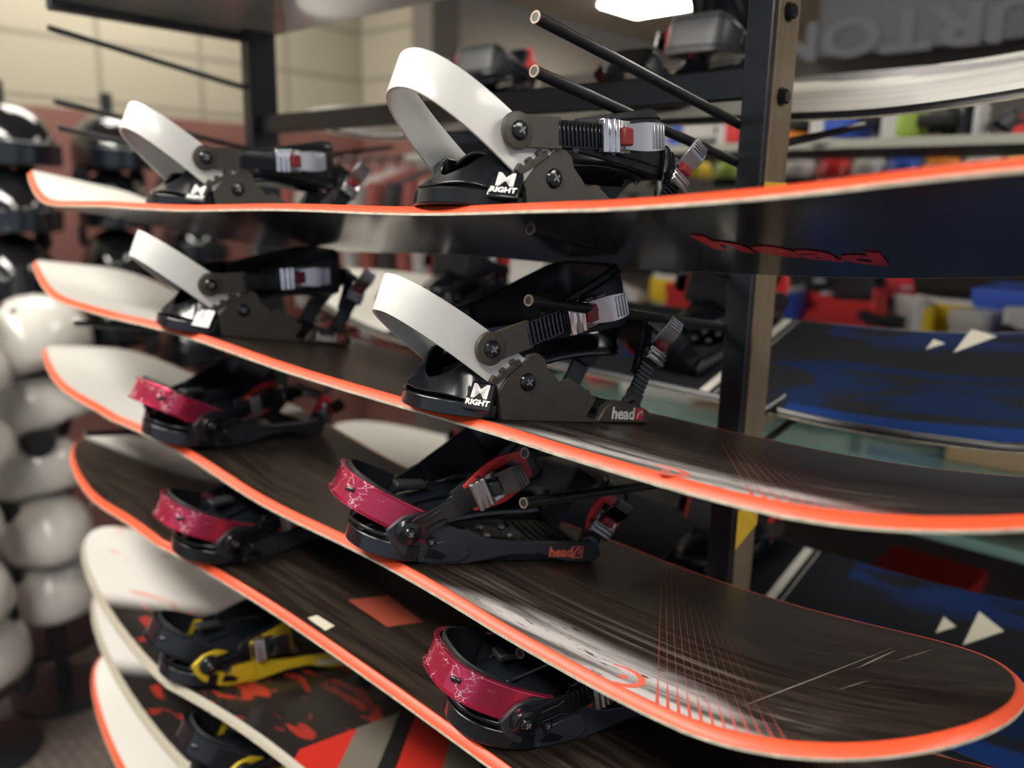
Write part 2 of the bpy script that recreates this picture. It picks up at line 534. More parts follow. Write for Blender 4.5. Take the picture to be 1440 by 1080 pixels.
QS = [
    [.0236, -.0168, -.0153, -.0142, -.0065, -.0079, .0018, -.0021],
    [.0315, .0043, .0066, .006, -.0025, -.002, .0012, -.0137],
    [.0381, .0202, .0232, .0137, -.0056, .0003, -.004, -.0203],
    [.0135, .0131, .029, .0125, .0043, -.0023, -.0088, -.0001]]
PS = [
    [-.7589, .0091, -.0262, .1978, .01, -.0082],
    [-.8109, .0297, -.1924, .1501, .0246, -.0192],
    [-.8573, .0303, -.3495, .126, .0032, -.0046],
    [-.6948, .0116, -.46, .0331, .0035, .012]]
# the fit used a length parameter stretched on the left half; convert the bump centres
class FitBoard(Board):
    def h(s, sr):
        r = s.rL if sr < 0 else s.rR
        a = abs(sr)
        sp = sr * .775 / s.rL if sr < 0 else sr
        x = sr * s.rL / .775 if False else sr
        no = s.nL if sr < 0 else s.nR
        h = no * max(0., min(1., (a - r + .3608) / .3608)) ** 1.656 - .0087 * sr * sr
        return h + sum(q * math.exp(-((sr - k) / .16) ** 2) for q, k in zip(s.q, KN))

B = []
for p_, q_ in zip(PS, QS):
    B.append(FitBoard(p_[0], YC + p_[1], p_[2], p_[3], p_[4], p_[5], q_))
B.append(Board(-.67, YC, -.632, .15, 0, .01))
B.append(Board(-.65, YC, -.735, .15, 0, .01))
B.append(Board(-.68, YC, -.895, .14, 0, .0))

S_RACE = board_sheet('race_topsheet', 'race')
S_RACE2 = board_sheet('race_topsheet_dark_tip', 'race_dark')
S_CAMO = board_sheet('camo_topsheet', 'camo')
S_WT = board_sheet('white_tip_topsheet', 'whitetip')
S_BLUE = board_sheet('blue_black_topsheet', 'blue')
S_PALE = board_sheet('pale_topsheet', 'pale')

LB = ['orange-edged snowboard at the top of the near stack, black base seen from below',
      'orange-edged snowboard second from top, carrying white-hooped bindings above its dark top',
      'orange-edged snowboard third from top, long scratch across its dark right tip',
      'orange-edged snowboard fourth from top, dark rounded left tip and small white sticker',
      'cream-edged snowboard with white and red mottled tip, just under the orange-edged boards',
      'cream-edged snowboard with pinkish tip and dark red patches, second from bottom',
      'orange-edged snowboard with plain white tip, lowest board of the near stack']
BT = []
for i, bd in enumerate(B):
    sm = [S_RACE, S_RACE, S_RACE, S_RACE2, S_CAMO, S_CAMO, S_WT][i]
    sd = M['cream_side'] if i in (4, 5) else M['orange']
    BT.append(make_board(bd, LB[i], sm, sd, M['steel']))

def on_board(i, pts, z=THK + .0001):
    return [(a, b, B[i].h(a) + z) for a, b in pts]

def curl_logo(i, dx, dy):
    """curl shaped emblem printed on the top sheet"""
    P = [(.531, -.1145), (.541, -.1115), (.551, -.1125), (.559, -.1175), (.5630, -.1250), (.5610, -.1320), (.5555, -.1370), (.549, -.1390)]
    W_ = [.0004, .0012, .0020, .0026, .0028, .0027, .0025, .0022]
    L = []; R_ = []
    for k, (x, y) in enumerate(P):
        a = Vector(P[max(k - 1, 0)]); c = Vector(P[min(k + 1, len(P) - 1)]); d = (c - a).normalized()
        L.append((x - d.y * W_[k] + dx, y + d.x * W_[k] + dy)); R_.append((x + d.y * W_[k] + dx, y - d.x * W_[k] + dy))
    vs = on_board(i, L + R_); m = len(P)
    vs += [(a, b, z + .0004) for a, b, z in vs]
    fs = []
    for j in range(m - 1):
        fs += [(j, j + 1, m + j + 1, m + j), (2 * m + j, 2 * m + j + 1, 3 * m + j + 1, 3 * m + j), (j, j + 1, 2 * m + j + 1, 2 * m + j), (m + j, m + j + 1, 3 * m + j + 1, 3 * m + j)]
    MB().add(vs, fs).build('curl_emblem', M['coral_print'], BT[i], smooth=False)
    c = (.548 + dx, -.1255 + dy)
    MB().lathe((c[0], c[1], B[i].h(c[0]) + THK), [(.0030, 0), (.0030, .0005)], n=14).build('emblem_dot', M['coral_print'], BT[i], smooth=False)

curl_logo(1, -.030, -.003)
curl_logo(2, 0., 0.)

# scratches on the third board
def scratch(i, a, b, w=.0008):
    d = Vector((b[0] - a[0], b[1] - a[1])); nn = Vector((-d.y, d.x)).normalized() * w
    n = 12; L = []; R_ = []
    for k in range(n + 1):
        q = (a[0] + d.x * k / n, a[1] + d.y * k / n); f = sin(pi * (k + .3) / (n + .6))
        L.append((q[0] + nn.x * f, q[1] + nn.y * f)); R_.append((q[0] - nn.x * f, q[1] - nn.y * f))
    vs = on_board(i, L + R_); m = n + 1
    MB().add(vs, [(k, k + 1, m + k + 1, m + k) for k in range(n)]).build('scratch', mat('scratch_grey', (.26, .23, .2), .6), BT[i], smooth=False)
for a, b, w in (((.628, -.109), (.668, .090), .0007), ((.662, .02), (.672, .085), .0011), ((.680, .055), (.695, .10), .0007), ((.668, -.03), (.678, .0), .0006)):
    scratch(2, a, b, w)

# orange rectangle and price sticker on the fourth board
flat_poly('orange_patch_print', on_board(3, [(-.019, -.054), (.0, -.013), (.070, -.022), (.055, -.058)]), mat('dull_orange_print', (.30, .06, .035), .4), BT[3])
flat_poly('price_sticker', on_board(3, [(-.014, -.111), (-.012, -.100), (.018, -.099), (.020, -.112)]), M['cream_print'], BT[3])
flat_poly('price_sticker', on_board(4, [(.20, -.105), (.20, -.075), (.245, -.078), (.245, -.108)]), M['cream_print'], BT[4])

# lettering on the base of the top board
bh = B[0].h(.52)
d_ = Vector((.80, .60, 0)); u_ = Vector((.50, -.866, 0))
tl_ = text('base_lettering', 'head', .082, M['base_print'], BT[0], (0, 0, 0), (1, 0, 0), (0, 1, 0), ext=.0001, bold=.0025, sx=1.)
xs = [v.co.x for v in tl_.data.vertices]; wx = max(xs) - min(xs)
for v in tl_.data.vertices:
    a, b_, c_ = v.co
    a *= .125 / wx
    X_, Y_ = .497 + a * .80 + b_ * .16, .012 + a * .66 - b_ * .92
    v.co = (X_, Y_, B[0].h(X_) - .0009 - c_)

# ------------------------------------------------------------------ bindings
def screw(parent, c, r, axis=(1, 0, 0), m=None, cross=True):
    o = MB().lathe(c, [(r, -.001), (r, .0012), (r * .85, .0026), (r * .5, .0034), (r * .12, .0036)], axis, 20).build('screw', m or M['black_pl'], parent, angle=30)
    if cross:
        ax = Vector(axis).normalized(); mb = MB()
        u = ax.orthogonal().normalized(); w = ax.cross(u)
        for a in (u, w):
            R = Matrix((a, ax.cross(a), ax)).transposed()
            mb.box(Vector(c) + ax * .0036, (r * .9, r * .2, .0008), R)
        mb.build('cross_recess', mat('worn_recess_metal', (.30, .29, .28), .4, .5), o, smooth=False)
    return o

def strap_path(side, R0, Y, H, W_x, n=81, ex=.22):
    pts = []
    for k in range(n):
        t = pi * k / (n - 1)
        c = cos(t)
        x = side * W_x * (abs(c) ** ex) * (1 if c > 0 else -1)
        pts.append(Vector((x, R0[0] + Y * sin(t) ** .9, R0[1] + H * sin(t) ** .9)))
    # even spacing
    d = [0]
    for a, b in zip(pts, pts[1:]):
        d.append(d[-1] + (b - a).length)
    out = []; N_ = 60
    for k in range(N_ + 1):
        q = d[-1] * k / N_; j = 0
        while j < len(d) - 2 and d[j + 1] < q: j += 1
        f = (q - d[j]) / max(1e-9, d[j + 1] - d[j])
        out.append(pts[j].lerp(pts[j + 1], max(0, min(1, f))))
    return out, d[-1]

def make_strap(t, R0, Y, H, Wx, W, frac, widths, mats, name, lever=1., tabcol=None, armgrey=None):
    """frac: arm end, ladder end, buckle end ; widths: arm, ladder, pad"""
    pts, Ln = strap_path(1, R0, Y, H, Wx)
    n = len(pts) - 1
    def seg(a, b):
        i0, i1 = int(round(a * n)), int(round(b * n))
        return pts[i0:i1 + 1]
    def nrm(ps):
        out = []
        for i, p in enumerate(ps):
            out.append(Vector((p.x * 1.2, 0, .02)) + Vector((0, .01, 0)))
        return out
    arm = seg(0, frac[0])
    # arm: rounded eyelet and plate
    st = MB(); st.strip(arm, widths[0], .0032, W, nrm(arm))
    Wv = Vector(W)
    st.lathe((Wx - .0005, R0[0], R0[1]), [(widths[0] * .58, 0), (widths[0] * .58, .0042), (widths[0] * .52, .0048)], (1, 0, 0), 24)
    root = st.build(name + '_arm', armgrey or M['grey_nylon'], t, bevel=.0006)
    screw(t, (Wx + .0046, R0[0], R0[1]), widths[0] * .30, (1, 0, 0), mats.get('screw'))
    # mirror arm on the far side
    st = MB(); far = [Vector((-p.x, p.y, p.z)) for p in seg(0, .22)]
    st.strip(far, widths[0] * 1.1, .0035, W, [Vector((-1, 0, .2))] * len(far))
    st.lathe((-Wx + .0005, R0[0], R0[1]), [(widths[0] * .6, 0), (widths[0] * .6, .0045)], (-1, 0, 0), 20)
    st.build(name + '_arm', M['black_pl'], t, bevel=.0006)
    # toothed ladder
    lad = seg(frac[0] - .02, frac[2] + .04); mb = MB()
    mb.strip(lad, widths[1], .0022, W, nrm(lad))
    nr = int((frac[2] - frac[0]) * Ln / .0042)
    for k in range(nr):
        a = frac[0] + (frac[2] - frac[0]) * k / nr
        i = a * n; j = int(i); p = pts[j].lerp(pts[j + 1], i - j)
        tg = (pts[j + 1] - pts[j]).normalized(); w = (Wv - tg * Wv.dot(tg)).normalized(); nn = tg.cross(w)
        if nn.dot(Vector((p.x, .01, .02))) < 0: nn = -nn
        R = Matrix((tg, w, nn)).transposed()
        mb.box(p + nn * .0030, (.0019, widths[1] * .88, .0022), R)
    mb.build(name + '_ladder', mats['ladder'], t, bevel=.0003, seg=1)
    # buckle
    a = (frac[1] + frac[2]) / 2; j = int(a * n); p = pts[j]
    tg = (pts[j + 1] - pts[j]).normalized(); w = (Wv - tg * Wv.dot(tg)).normalized(); nn = tg.cross(w)
    if nn.dot(Vector((p.x, .01, .02))) < 0: nn = -nn
    R = Matrix((tg, w, nn)).transposed(); Lb = (frac[2] - frac[1]) * Ln
    bw = widths[1] * 1.28
    def LP(x, y, z): return p + tg * x + w * y + nn * z
    mb = MB()
    prof = [(-Lb * .5, .002), (-Lb * .5, .0085), (-Lb * .38, .0105), (-Lb * .30, .0088), (-Lb * .2, .0112), (-Lb * .12, .009), (-Lb * .02, .0108), (Lb * .12, .0075), (Lb * .5, .006), (Lb * .5, .002)]
    k = len(mb.v); vs = [LP(x, -bw / 2, z) for x, z in prof] + [LP(x, bw / 2, z) for x, z in prof]; m_ = len(prof)
    mb.add(vs, [tuple(range(m_))[::-1], tuple(range(m_, 2 * m_))] + [(i, (i + 1) % m_, m_ + (i + 1) % m_, m_ + i) for i in range(m_)])
    bk = mb.build(name + '_buckle', mats['buckle'], t, bevel=.0006)
    mb = MB(); mb.box(LP(Lb * .22, 0, .0105), (Lb * .34, bw * .55, .006), R)
    mb.build('release_tab', tabcol or M['red_tab'], bk, bevel=.0015)
    # lever: curved plate with finger grip ribs
    lv = [LP(Lb * (.30 + .95 * q), bw * .0, .006 + .013 * lever * sin(q * pi * .55)) for q in [i / 8 for i in range(9)]]
    mb = MB(); mb.strip(lv, [bw * (.75 + .15 * sin(i / 8 * pi)) for i in range(9)], .0022, w, nn)
    for q in (.62, .72, .82, .92):
        mb.box(LP(Lb * (.30 + .95 * q), 0, .0085 + .013 * lever * sin(q * pi * .55)), (.0016, bw * .7, .0022), R)
    mb.build('lever', mats['lever'], bk, bevel=.0004)
    for s_ in (-1, 1):
        MB().lathe(LP(-Lb * .1, s_ * bw * .5, .005), [(.0022, -.001), (.0022, .0016), (.001, .0022)], w * s_, 10).build('pivot_pin', M['darkmetal'], bk)
    # cushioned pad
    pd = seg(max(.0, frac[1] - .06), .86); q = len(pd); mb = MB()
    wd = [widths[2] * (.45 + .55 * min(1, 3.2 * min(i / (q - 1), 1 - i / (q - 1)) + .02)) for i in range(q)]
    pr = [(-1, -.5), (-.9, -.95), (.9, -.95), (1, -.5), (.96, -.12), (.5, .12), (-.5, .12), (-.96, -.12)]
    mb.strip(pd, wd, .008, W, nrm(pd), prof=pr)
    pad = mb.build(name + '_pad', mats['pad'], t, bevel=0, angle=55)
    if 'insert' in mats:
        i0, i1 = int((frac[1] - .012) * n), int((frac[2] + .10) * n)
        pi_ = pts[i0:i1]
        MB().strip(pi_, [widths[1] * (1.2 + .75 * sin(pi * i / (len(pi_) - 1))) for i in range(len(pi_))], .0018, W, nrm(pi_)).build('pad_insert', mats['insert'], pad, bevel=.0005)
    if 'trim' in mats:
        pd2 = pd[2:-4]; mb = MB()
        mb.strip([p_ + Vector((0, 0, 0)) for p_ in pd2], [x * .80 for x in wd[2:-4]], .0025, W, nrm(pd2))
        mb.build('pad_trim', mats['trim'], pad, bevel=.0005)
    else:
        pd2 = pd[6:-6]; mb = MB()
        for s_ in (-1, 1):
            pp = []
            for i, p_ in enumerate(pd2):
                pp.append(p_ + Wv.normalized() * (s_ * wd[6 + i] * .36) + Vector((p_.x, .01, .02)).normalized() * .0012)
            mb.tube(pp, .0008, 6)
        mb.build('stitching', M['black_pl'], pad)
    return root

def baseplate_outline(hw, y0, y1, n=14):
    pts = []
    for k in range(n + 1):
        a = pi + pi * k / n
        pts.append((hw * cos(a), y0 + hw * .95 * sin(a)))
    pts += [(hw, y1 - .012), (hw - .012, y1), (-hw + .012, y1), (-hw, y1 - .012)]
    return pts

def common_base(t, mb_m, hw=.050, y0=-.095, y1=.085):
    ol = baseplate_outline(hw, y0, y1)
    MB().prism(ol, .0005, .0075, 'z').build('base_plate', mb_m, t, bevel=.0012)
    # footbed pads with ribs
    mb = MB().prism([(x * .86, (y - .0) * .93) for x, y in ol], .0075, .0105, 'z')
    for k in range(7):
        mb.box((0, .022 + k * .0085, .0115), (.074, .003, .0022))
    mb.build('footbed', M['black_mt'], t, bevel=.0006)
    d = MB().lathe((0, -.005, .0105), [(.030, 0), (.030, .002), (.026, .0032), (.010, .0034)], n=28).build('mounting_disc', M['darkmetal'], t)
    for a in (45, 135, 225, 315):
        screw(d, (.017 * cos(radians(a)), -.005 + .017 * sin(radians(a)), .0135), .0042, (0, 0, 1), M['satin'], False)

def highback(t, m, y0=-.105, y1=.07, z0=.050, z1=.078, hw=.046):
    """highback folded forward over the footbed"""
    n, q = 14, 10; vs = []; fs = []
    for i in range(n + 1):
        f = i / n
        w = hw * (1 - .28 * f ** 2.5) * (1 if f < .8 else max(.25, math.sqrt(max(0, 1 - ((f - .8) / .21) ** 2))))
        for j in range(q + 1):
            a = (j / q - .5) * 2
            vs.append((w * a, y0 + (y1 - y0) * f, z0 + (z1 - z0) * f + .012 * sin(pi * f) - .024 * a * a * (1 - .3 * f)))
    for i in range(n):
        for j in range(q):
            k = i * (q + 1) + j
            fs.append((k, k + q + 1, k + q + 2, k + 1))
    o = MB().add(vs, fs).build('highback', m, t, angle=60)
    sd = o.modifiers.new('solid', 'SOLIDIFY'); sd.thickness = .0035
    mb = MB()
    for s_ in (-1, 1):
        mb.tube([(s_ * hw * .45, y0 + (y1 - y0) * f, z0 + (z1 - z0) * f + .012 * sin(pi * f) + .002 - .024 * .2) for f in (.1, .3, .5, .7)], .0018, 8)
    mb.build('highback_rib', m, o)
    MB().box((0, y0 + .03, z0 + .017), (.018, .03, .006)).build('lean_adjuster', M['black_mt'], o, bevel=.0015)
    return o

def binding_white(name, mw, label, group, strap=(.085, .046), side_word=True):
    t = thing(name, mw, label, 'snowboard binding', group)
    common_base(t, M['black_pl'])
    # heel bumper: low curved lip with a sloping inner skirt
    mb = MB(); n = 24; pts = []; sk = []; Wk = []
    for k in range(n + 1):
        a = pi + pi * k / n
        pts.append(Vector((.051 * cos(a), -.092 + .050 * sin(a), .0065)))
        c1 = abs(cos(a)) ** 1.5
        sk.append(Vector((.046 * cos(a), -.090 + .043 * sin(a), .0185 + .012 * c1)))
        Wk.append(Vector((-.75 * cos(a) * (1 - c1), -.75 * sin(a), .65 + .3 * c1)))
    nr = [Vector((p.x, p.y + .09, 0)) for p in pts]
    mb.strip(pts, .0125, .004, (0, 0, 1), nr)
    hb = mb.build('heel_bumper', M['black_pl'], t, bevel=.0012)
    mb = MB(); mb.strip(sk, [.016 + .024 * abs(cos(pi * k / n)) ** 2 for k in range(n + 1)], .003, Wk, nr)
    mb.build('heel_skirt', M['black_pl'], hb, bevel=.0008)
    # side plates
    poly = [(-.087, 0), (-.052, 0), (.010, 0), (.004, .006), (.012, .0215), (.004, .0255), (.004, .0285), (-.0035, .030), (-.020, .038), (-.030, .0330), (-.036, .0385), (-.046, .0455), (-.050, .0535), (-.0575, .0575), (-.066, .0555), (-.075, .046), (-.084, .038), (-.0935, .023)]
    low = [(-.087, 0), (-.052, 0), (.014, 0), (.010, .0035), (-.045, .013), (-.078, .0185), (-.0930, .021)]
    for s_ in (-1, 1):
        x0, x1 = s_ * .0488, s_ * .0548
        pl = MB().prism(poly, x0, x1).build('side_plate', M['grey_nylon'], t, bevel=.0008)
        MB().prism(low, x1 - s_ * .001, x1 + s_ * .0022).build('side_plate_flange', M['grey_nylon'], pl, bevel=.0007)
        MB().prism([(-.0975, .028), (-.085, .038), (-.074, .048), (-.0765, .0515), (-.0800, .0490), (-.0820, .0515), (-.0860, .0480), (-.0835, .0455), (-.0885, .0415), (-.0910, .0440), (-.0945, .0405), (-.0925, .0380), (-.0960, .0350), (-.1000, .0370), (-.103, .031)], s_ * .0515, s_ * .0560).build('toothed_clamp', M['grey_nylon'], pl, bevel=.0006)
        screw(pl, (x1, -.0655, .0330), .0076, (s_, 0, 0))
        # toe ramp block at the end of the side plate
        tp = MB().prism([(.016, 0), (.079, 0), (.082, .006), (.076, .0125), (.062, .0175), (.033, .0205), (.024, .014)], s_ * .046, s_ * .0556).build('toe_block', M['grey_nylon'], t, bevel=.0016)
        if s_ > 0:
            text('side_lettering', 'head', .0155, M['white_print'], tp, (.0560, .0455, .0085), (0, 1, 0), (0, 0, 1), .0002, .00035, .95)
            MB().box((.0559, .0655, .0090), (.0006, .0105, .0115)).build('emblem_square', M['red_print'], tp, smooth=False)
            mb = MB(); mb.tube([(.0563, .0625, .0045), (.0563, .0640, .0095), (.0563, .0675, .0120), (.0563, .0685, .0085)], [.0004, .0006, .0006, .0004], 6)
            mb.build('emblem_curve', M['white_print'], tp)
    # white size label on the heel corner
    nrm = Vector((.56, -.66, .50)).normalized(); xd = Vector((.76, .65, 0)).normalized(); yd = nrm.cross(xd)
    c = Vector((.0530, -.1100, .0190))
    Rm = Matrix((xd, yd, nrm)).transposed()
    cb = MB().box(c - nrm * .003, (.024, .025, .006), Rm).build('heel_corner', M['black_pl'], t, bevel=.0015)
    text('size_letter', 'M', .0175, M['white_print'], cb, c + yd * .0035 + nrm * .0003, xd, yd, .0002, .0004, 1.15)
    text('size_word', 'RIGHT', .0066, M['white_print'], cb, c - yd * .0062 + nrm * .0003, xd, yd, .0002, .0003, 1.05)
    # hoop shaped heel cup
    n = 48; pts = []; Ws = []; Ns = []
    for k in range(n + 1):
        a = pi + pi * k / n
        ex = .85
        x = .0505 * (abs(cos(a)) ** ex) * (1 if cos(a) > 0 else -1)
        s1 = abs(sin(a))
        pts.append(Vector((x, -.058 - .119 * s1 ** .95, .024 + .068 * s1 ** .9)))
        Ws.append(Vector((0, .22, .97))); Ns.append(Vector((x, -s1 * .06 - .001, 0)))
    wd = [.036 - .005 * abs(sin(pi + pi * k / n)) for k in range(n + 1)]
    pr = [(-1, .12), (-.88, 0), (.88, 0), (1, .12), (1, .9), (.88, 1), (-.88, 1), (-1, .9)]
    hp = MB().strip(pts, wd, .0032, Ws, Ns, pr).build('heel_hoop', M['hoop'], t, angle=50)
    highback(t, M['black_pl'])
    mats = dict(ladder=M['black_pl'], buckle=M['chrome'], lever=M['satin'], pad=M['pad'])
    Y, H = strap
    a = math.atan2(H, Y)
    make_strap(t, (-.108, .0585), Y, H, .0555, (0, -sin(a), cos(a)), (.095, .205, .285), (.0240, .0205, .056), mats, 'ankle_strap')
    make_strap(t, (.060, .015), .030, .074, .0455, (0, -.88, .48), (.06, .20, .31), (.020, .018, .040), mats, 'toe_strap', armgrey=M['grey_nylon'])
    return t

def binding_red(name, mw, label, group, cup=None, frame=None, trim=None, words='red', strap=(.075, .066), toe=(.034, .062), hb=None, cat='snowboard binding'):
    t = thing(name, mw, label, cat, group)
    fr = frame or M['slate']
    common_base(t, M['black_pl'])
    poly = [(-.118, .012), (-.100, .003), (-.088, 0), (-.052, 0), (-.030, .004), (-.008, .0085), (.020, .0095), (.040, .004), (.056, 0), (.086, 0), (.092, .006), (.090, .016), (.080, .0215), (.040, .0205), (.000, .0215), (-.030, .024), (-.050, .0315), (-.062, .0335), (-.080, .040), (-.094, .049), (-.105, .051), (-.120, .046), (-.133, .034), (-.128, .022)]
    for s_ in (-1, 1):
        x0, x1 = s_ * .0480, s_ * .0545
        pl = MB().prism(poly, x0, x1).build('side_frame', fr, t, bevel=.0014)
        MB().prism([(-.098, .004), (-.060, .003), (-.050, .010), (-.055, .024), (-.064, .028), (-.085, .022)], x1 - s_ * .001, x1 + s_ * .0018).build('side_frame_panel', fr, pl, bevel=.0008)
        MB().prism([(-.0955, .008), (-.078, .0055), (-.073, .0095), (-.084, .0155), (-.092, .0165)], x1 + s_ * .0006, x1 + s_ * .0022).build('recess_panel', M['black_pl'], pl, bevel=.0003)
        screw(pl, (x1 + s_ * .0012, -.090, .0235), .0048, (s_, 0, 0), M['black_pl'], True)
        if s_ > 0 and words:
            wm = M['coral_print'] if words == 'red' else M['white_print']
            text('side_lettering', 'head', .0145, wm, pl, (.0547, .0465, .0105), (0, 1, 0), (0, 0, 1), .0002, .0003, .95)
            for (a, b, c, d) in ((.0585, .0595, .0045, .0165), (.0695, .0705, .0045, .0165), (.0585, .0705, .0045, .0055), (.0585, .0705, .0155, .0165)):
                MB().box((.0548, (a + b) / 2, (c + d) / 2), (.0006, b - a, d - c)).build('emblem_square', wm, pl, smooth=False)
            MB().tube([(.0549, .061, .0065), (.0549, .0622, .0120), (.0549, .0660, .0145), (.0549, .0680, .0110), (.0549, .0655, .0085)], .0009, 6).build('emblem_curve', wm, pl)
            text('size_lettering', 'SRP', .0085, M['red_print'] if words == 'red' else wm, pl, (.0500, -.1185, .0190), (.45, .89, 0), (-.3, 0, 1), .0003, .0004, .8)
    # heel rail: low rounded loop between the frames
    n = 20; pts = []
    for k in range(n + 1):
        a = pi + pi * k / n
        pts.append(Vector((.0515 * cos(a), -.100 + .052 * sin(a), .011 + .004 * abs(sin(a)))))
    nr = [Vector((p.x, p.y + .09, 0)) for p in pts]
    MB().strip(pts, .016, .0045, (0, .1, 1), nr).strip([p + Vector((0, 0, .013)) for p in pts], .004, .003, (0, .1, 1), nr).build('heel_rail', M['black_pl'], t, bevel=.0012)
    # anodised heel band with rolled rims
    n = 48; pts = []; Ws = []; Ns = []
    for k in range(n + 1):
        a = pi + pi * k / n
        x = .0505 * (abs(cos(a)) ** .62) * (1 if cos(a) > 0 else -1)
        s1 = abs(sin(a))
        pts.append(Vector((x, -.088 - .079 * s1 ** .9, .034 + .032 * s1)))
        Ws.append(Vector((0, .36, .93))); Ns.append(Vector((x, -s1 * .06 - .001, 0)))
    pr = [(-1, 0), (1, 0), (1, 1.9), (.90, 2.0), (.82, 1.1), (-.82, 1.1), (-.90, 2.0), (-1, 1.9)]
    cp = MB().strip(pts, .0275, .0026, Ws, Ns, pr).build('heel_cup', cup or M['redcup'], t, angle=35)
    MB().box(pts[30] + Vector((.0012, -.0022, .001)), (.0105, .004, .0052), Matrix.Rotation(.7, 3, 'Z')).build('cup_slot', M['black_pl'], cp, bevel=.0018)
    lp = [Vector((p.x * .90, (p.y + .088) * .93 - .088, p.z + .001)) for p in pts]
    MB().strip(lp[4:-4], [.024 + .010 * (1 - k / (n - 8)) for k in range(n - 7)], .003, Ws[4:-4], Ns[4:-4]).build('cup_liner', M['black_mt'], t, bevel=.001)
    # hinge bolt
    mb = MB().lathe((.0552, -.1125, .0335), [(.0125, -.001), (.0125, .003), (.0108, .0042), (.0088, .0042), (.0085, .0025), (.0065, .0025)], (1, 0, 0), 26)
    hbk = mb.build('hinge_collar', M['black_pl'], t)
    MB().lathe((.0575, -.1125, .0335), [(.0064, 0), (.0064, .0035), (.0052, .0046), (.0034, .0046), (.0030, .0030), (.0008, .0030)], (1, 0, 0), 24).build('hinge_bolt', mat('bright_bolt_steel', (.55, .54, .53), .32, .6), hbk)
    if hb is None or hb:
        highback(t, M['black_pl'], y0=-.13, y1=.05, z0=.045, z1=.060)
    mats = dict(ladder=M['black_pl'], buckle=M['satin'], lever=M['darkmetal'], pad=M['pad'])
    if trim: mats['trim'] = trim
    else: mats['insert'] = M['red_pl']
    Y, H = strap; a = math.atan2(H, Y)
    make_strap(t, (-.1125, .0335), Y, H, .0575, (0, -sin(a), cos(a)), (.13, .19, .27), (.0190, .0225, .056), mats, 'ankle_strap', armgrey=M['black_pl'], tabcol=M['black_pl'], lever=.7)
    make_strap(t, (.080, .012), toe[0], toe[1], .0430, (0, -.85, .52), (.03, .08, .20), (.022, .020, .040), mats, 'toe_strap', armgrey=fr, tabcol=M['red_tab'])
    # raised ribs on the arm
    mb = MB()
    for k_ in (-1, 1):
        w = Vector((0, -sin(a), cos(a))); d = Vector((0, cos(a), sin(a)))
        p0 = Vector((.0615, -.1125, .0335)) + w * (k_ * .0045)
        mb.tube([p0 + d * .014, p0 + d * .030, p0 + d * .036 + w * (k_ * .002)], .0010, 6)
    mb.build('arm_rib', M['black_pl'], t)
    return t

def mount(i, s0, v0, phi, dz=0.):
    """matrix of a binding standing on board i, toe towards +v turned by phi"""
    bd = B[i] if isinstance(i, int) else i
    e = .03
    slope = (bd.h(s0 + e) - bd.h(s0 - e)) / (2 * e)
    return bd.mw @ Matrix.Translation((s0, v0, bd.h(s0) + THK + dz)) @ Matrix.Rotation(-math.atan(slope), 4, 'Y') @ Matrix.Rotation(-phi, 4, 'Z')

GB = 'bindings mounted on the near boards'
S1, S2 = (.170, .035), (.150, .060)
binding_white('snowboard_binding', mount(0, .2896, .0078, .190), 'white-hooped binding with strap held level, right half of the topmost board', GB, strap=S1)
binding_white('snowboard_binding', mount(1, .3199, -.0112, .267), 'sharp white-hooped binding in the middle, on the second board below the top one', GB, strap=S2)
binding_white('snowboard_binding', mount(0, -.1957, .0159, .1315), 'blurred white-hooped binding at the left end of the topmost board', GB, strap=S1)
binding_white('snowboard_binding', mount(1, -.1406, -.0048, .203), 'blurred white-hooped binding at the left end of the second board', GB, strap=S1)
S3, S4 = (.125, .075), (.120, .055)
binding_red('snowboard_binding', mount(2, .3024, -.0014, .45), 'scuffed red-cupped binding at centre, lettered head on its side, on the third board', GB, strap=S3)
binding_red('snowboard_binding', mount(3, .2804, .018, .386), 'scuffed red-cupped binding at bottom centre, partly under the third board', GB, strap=(.130, .030), toe=(.040, .030))
binding_red('snowboard_binding', mount(2, -.1795, -.0043, -.157), 'blurred red-cupped binding on the left part of the third board', GB, words=None, strap=(.12, .040), toe=(.035, .035))
binding_red('snowboard_binding', mount(3, -.2168, .0017, .038), 'blurred red-cupped binding on the left part of the fourth board', GB, words=None, strap=(.12, .030), toe=(.035, .028))
YB = dict(cup=M['black_pl'], frame=M['yellow_pl'], trim=M['yellow_pl'], words='white', cat='snowboard binding')
binding_red('snowboard_binding', mount(4, -.27, .0, .2), 'yellow and black binding on the upper cream-edged board, under the fourth board', GB, strap=(.11, .022), toe=(.035, .022), **YB)
binding_red('snowboard_binding', mount(5, -.20, -.01, .2), 'yellow and black binding with white side print, on the lower cream-edged board', GB, strap=(.11, .022), toe=(.035, .022), **YB)
binding_red('snowboard_binding', mount(4, .26, .02, .2), 'yellow and black binding at the bottom edge, below the fourth board', GB, strap=(.11, .022), toe=(.035, .022), **YB)
binding_red('snowboard_binding', mount(6, -.24, .0, .2), 'black binding with bright rim on the lowest white-tipped board', GB, cup=M['satin'], frame=M['black_pl'], words=None, strap=(.11, .03), toe=(.035, .03))

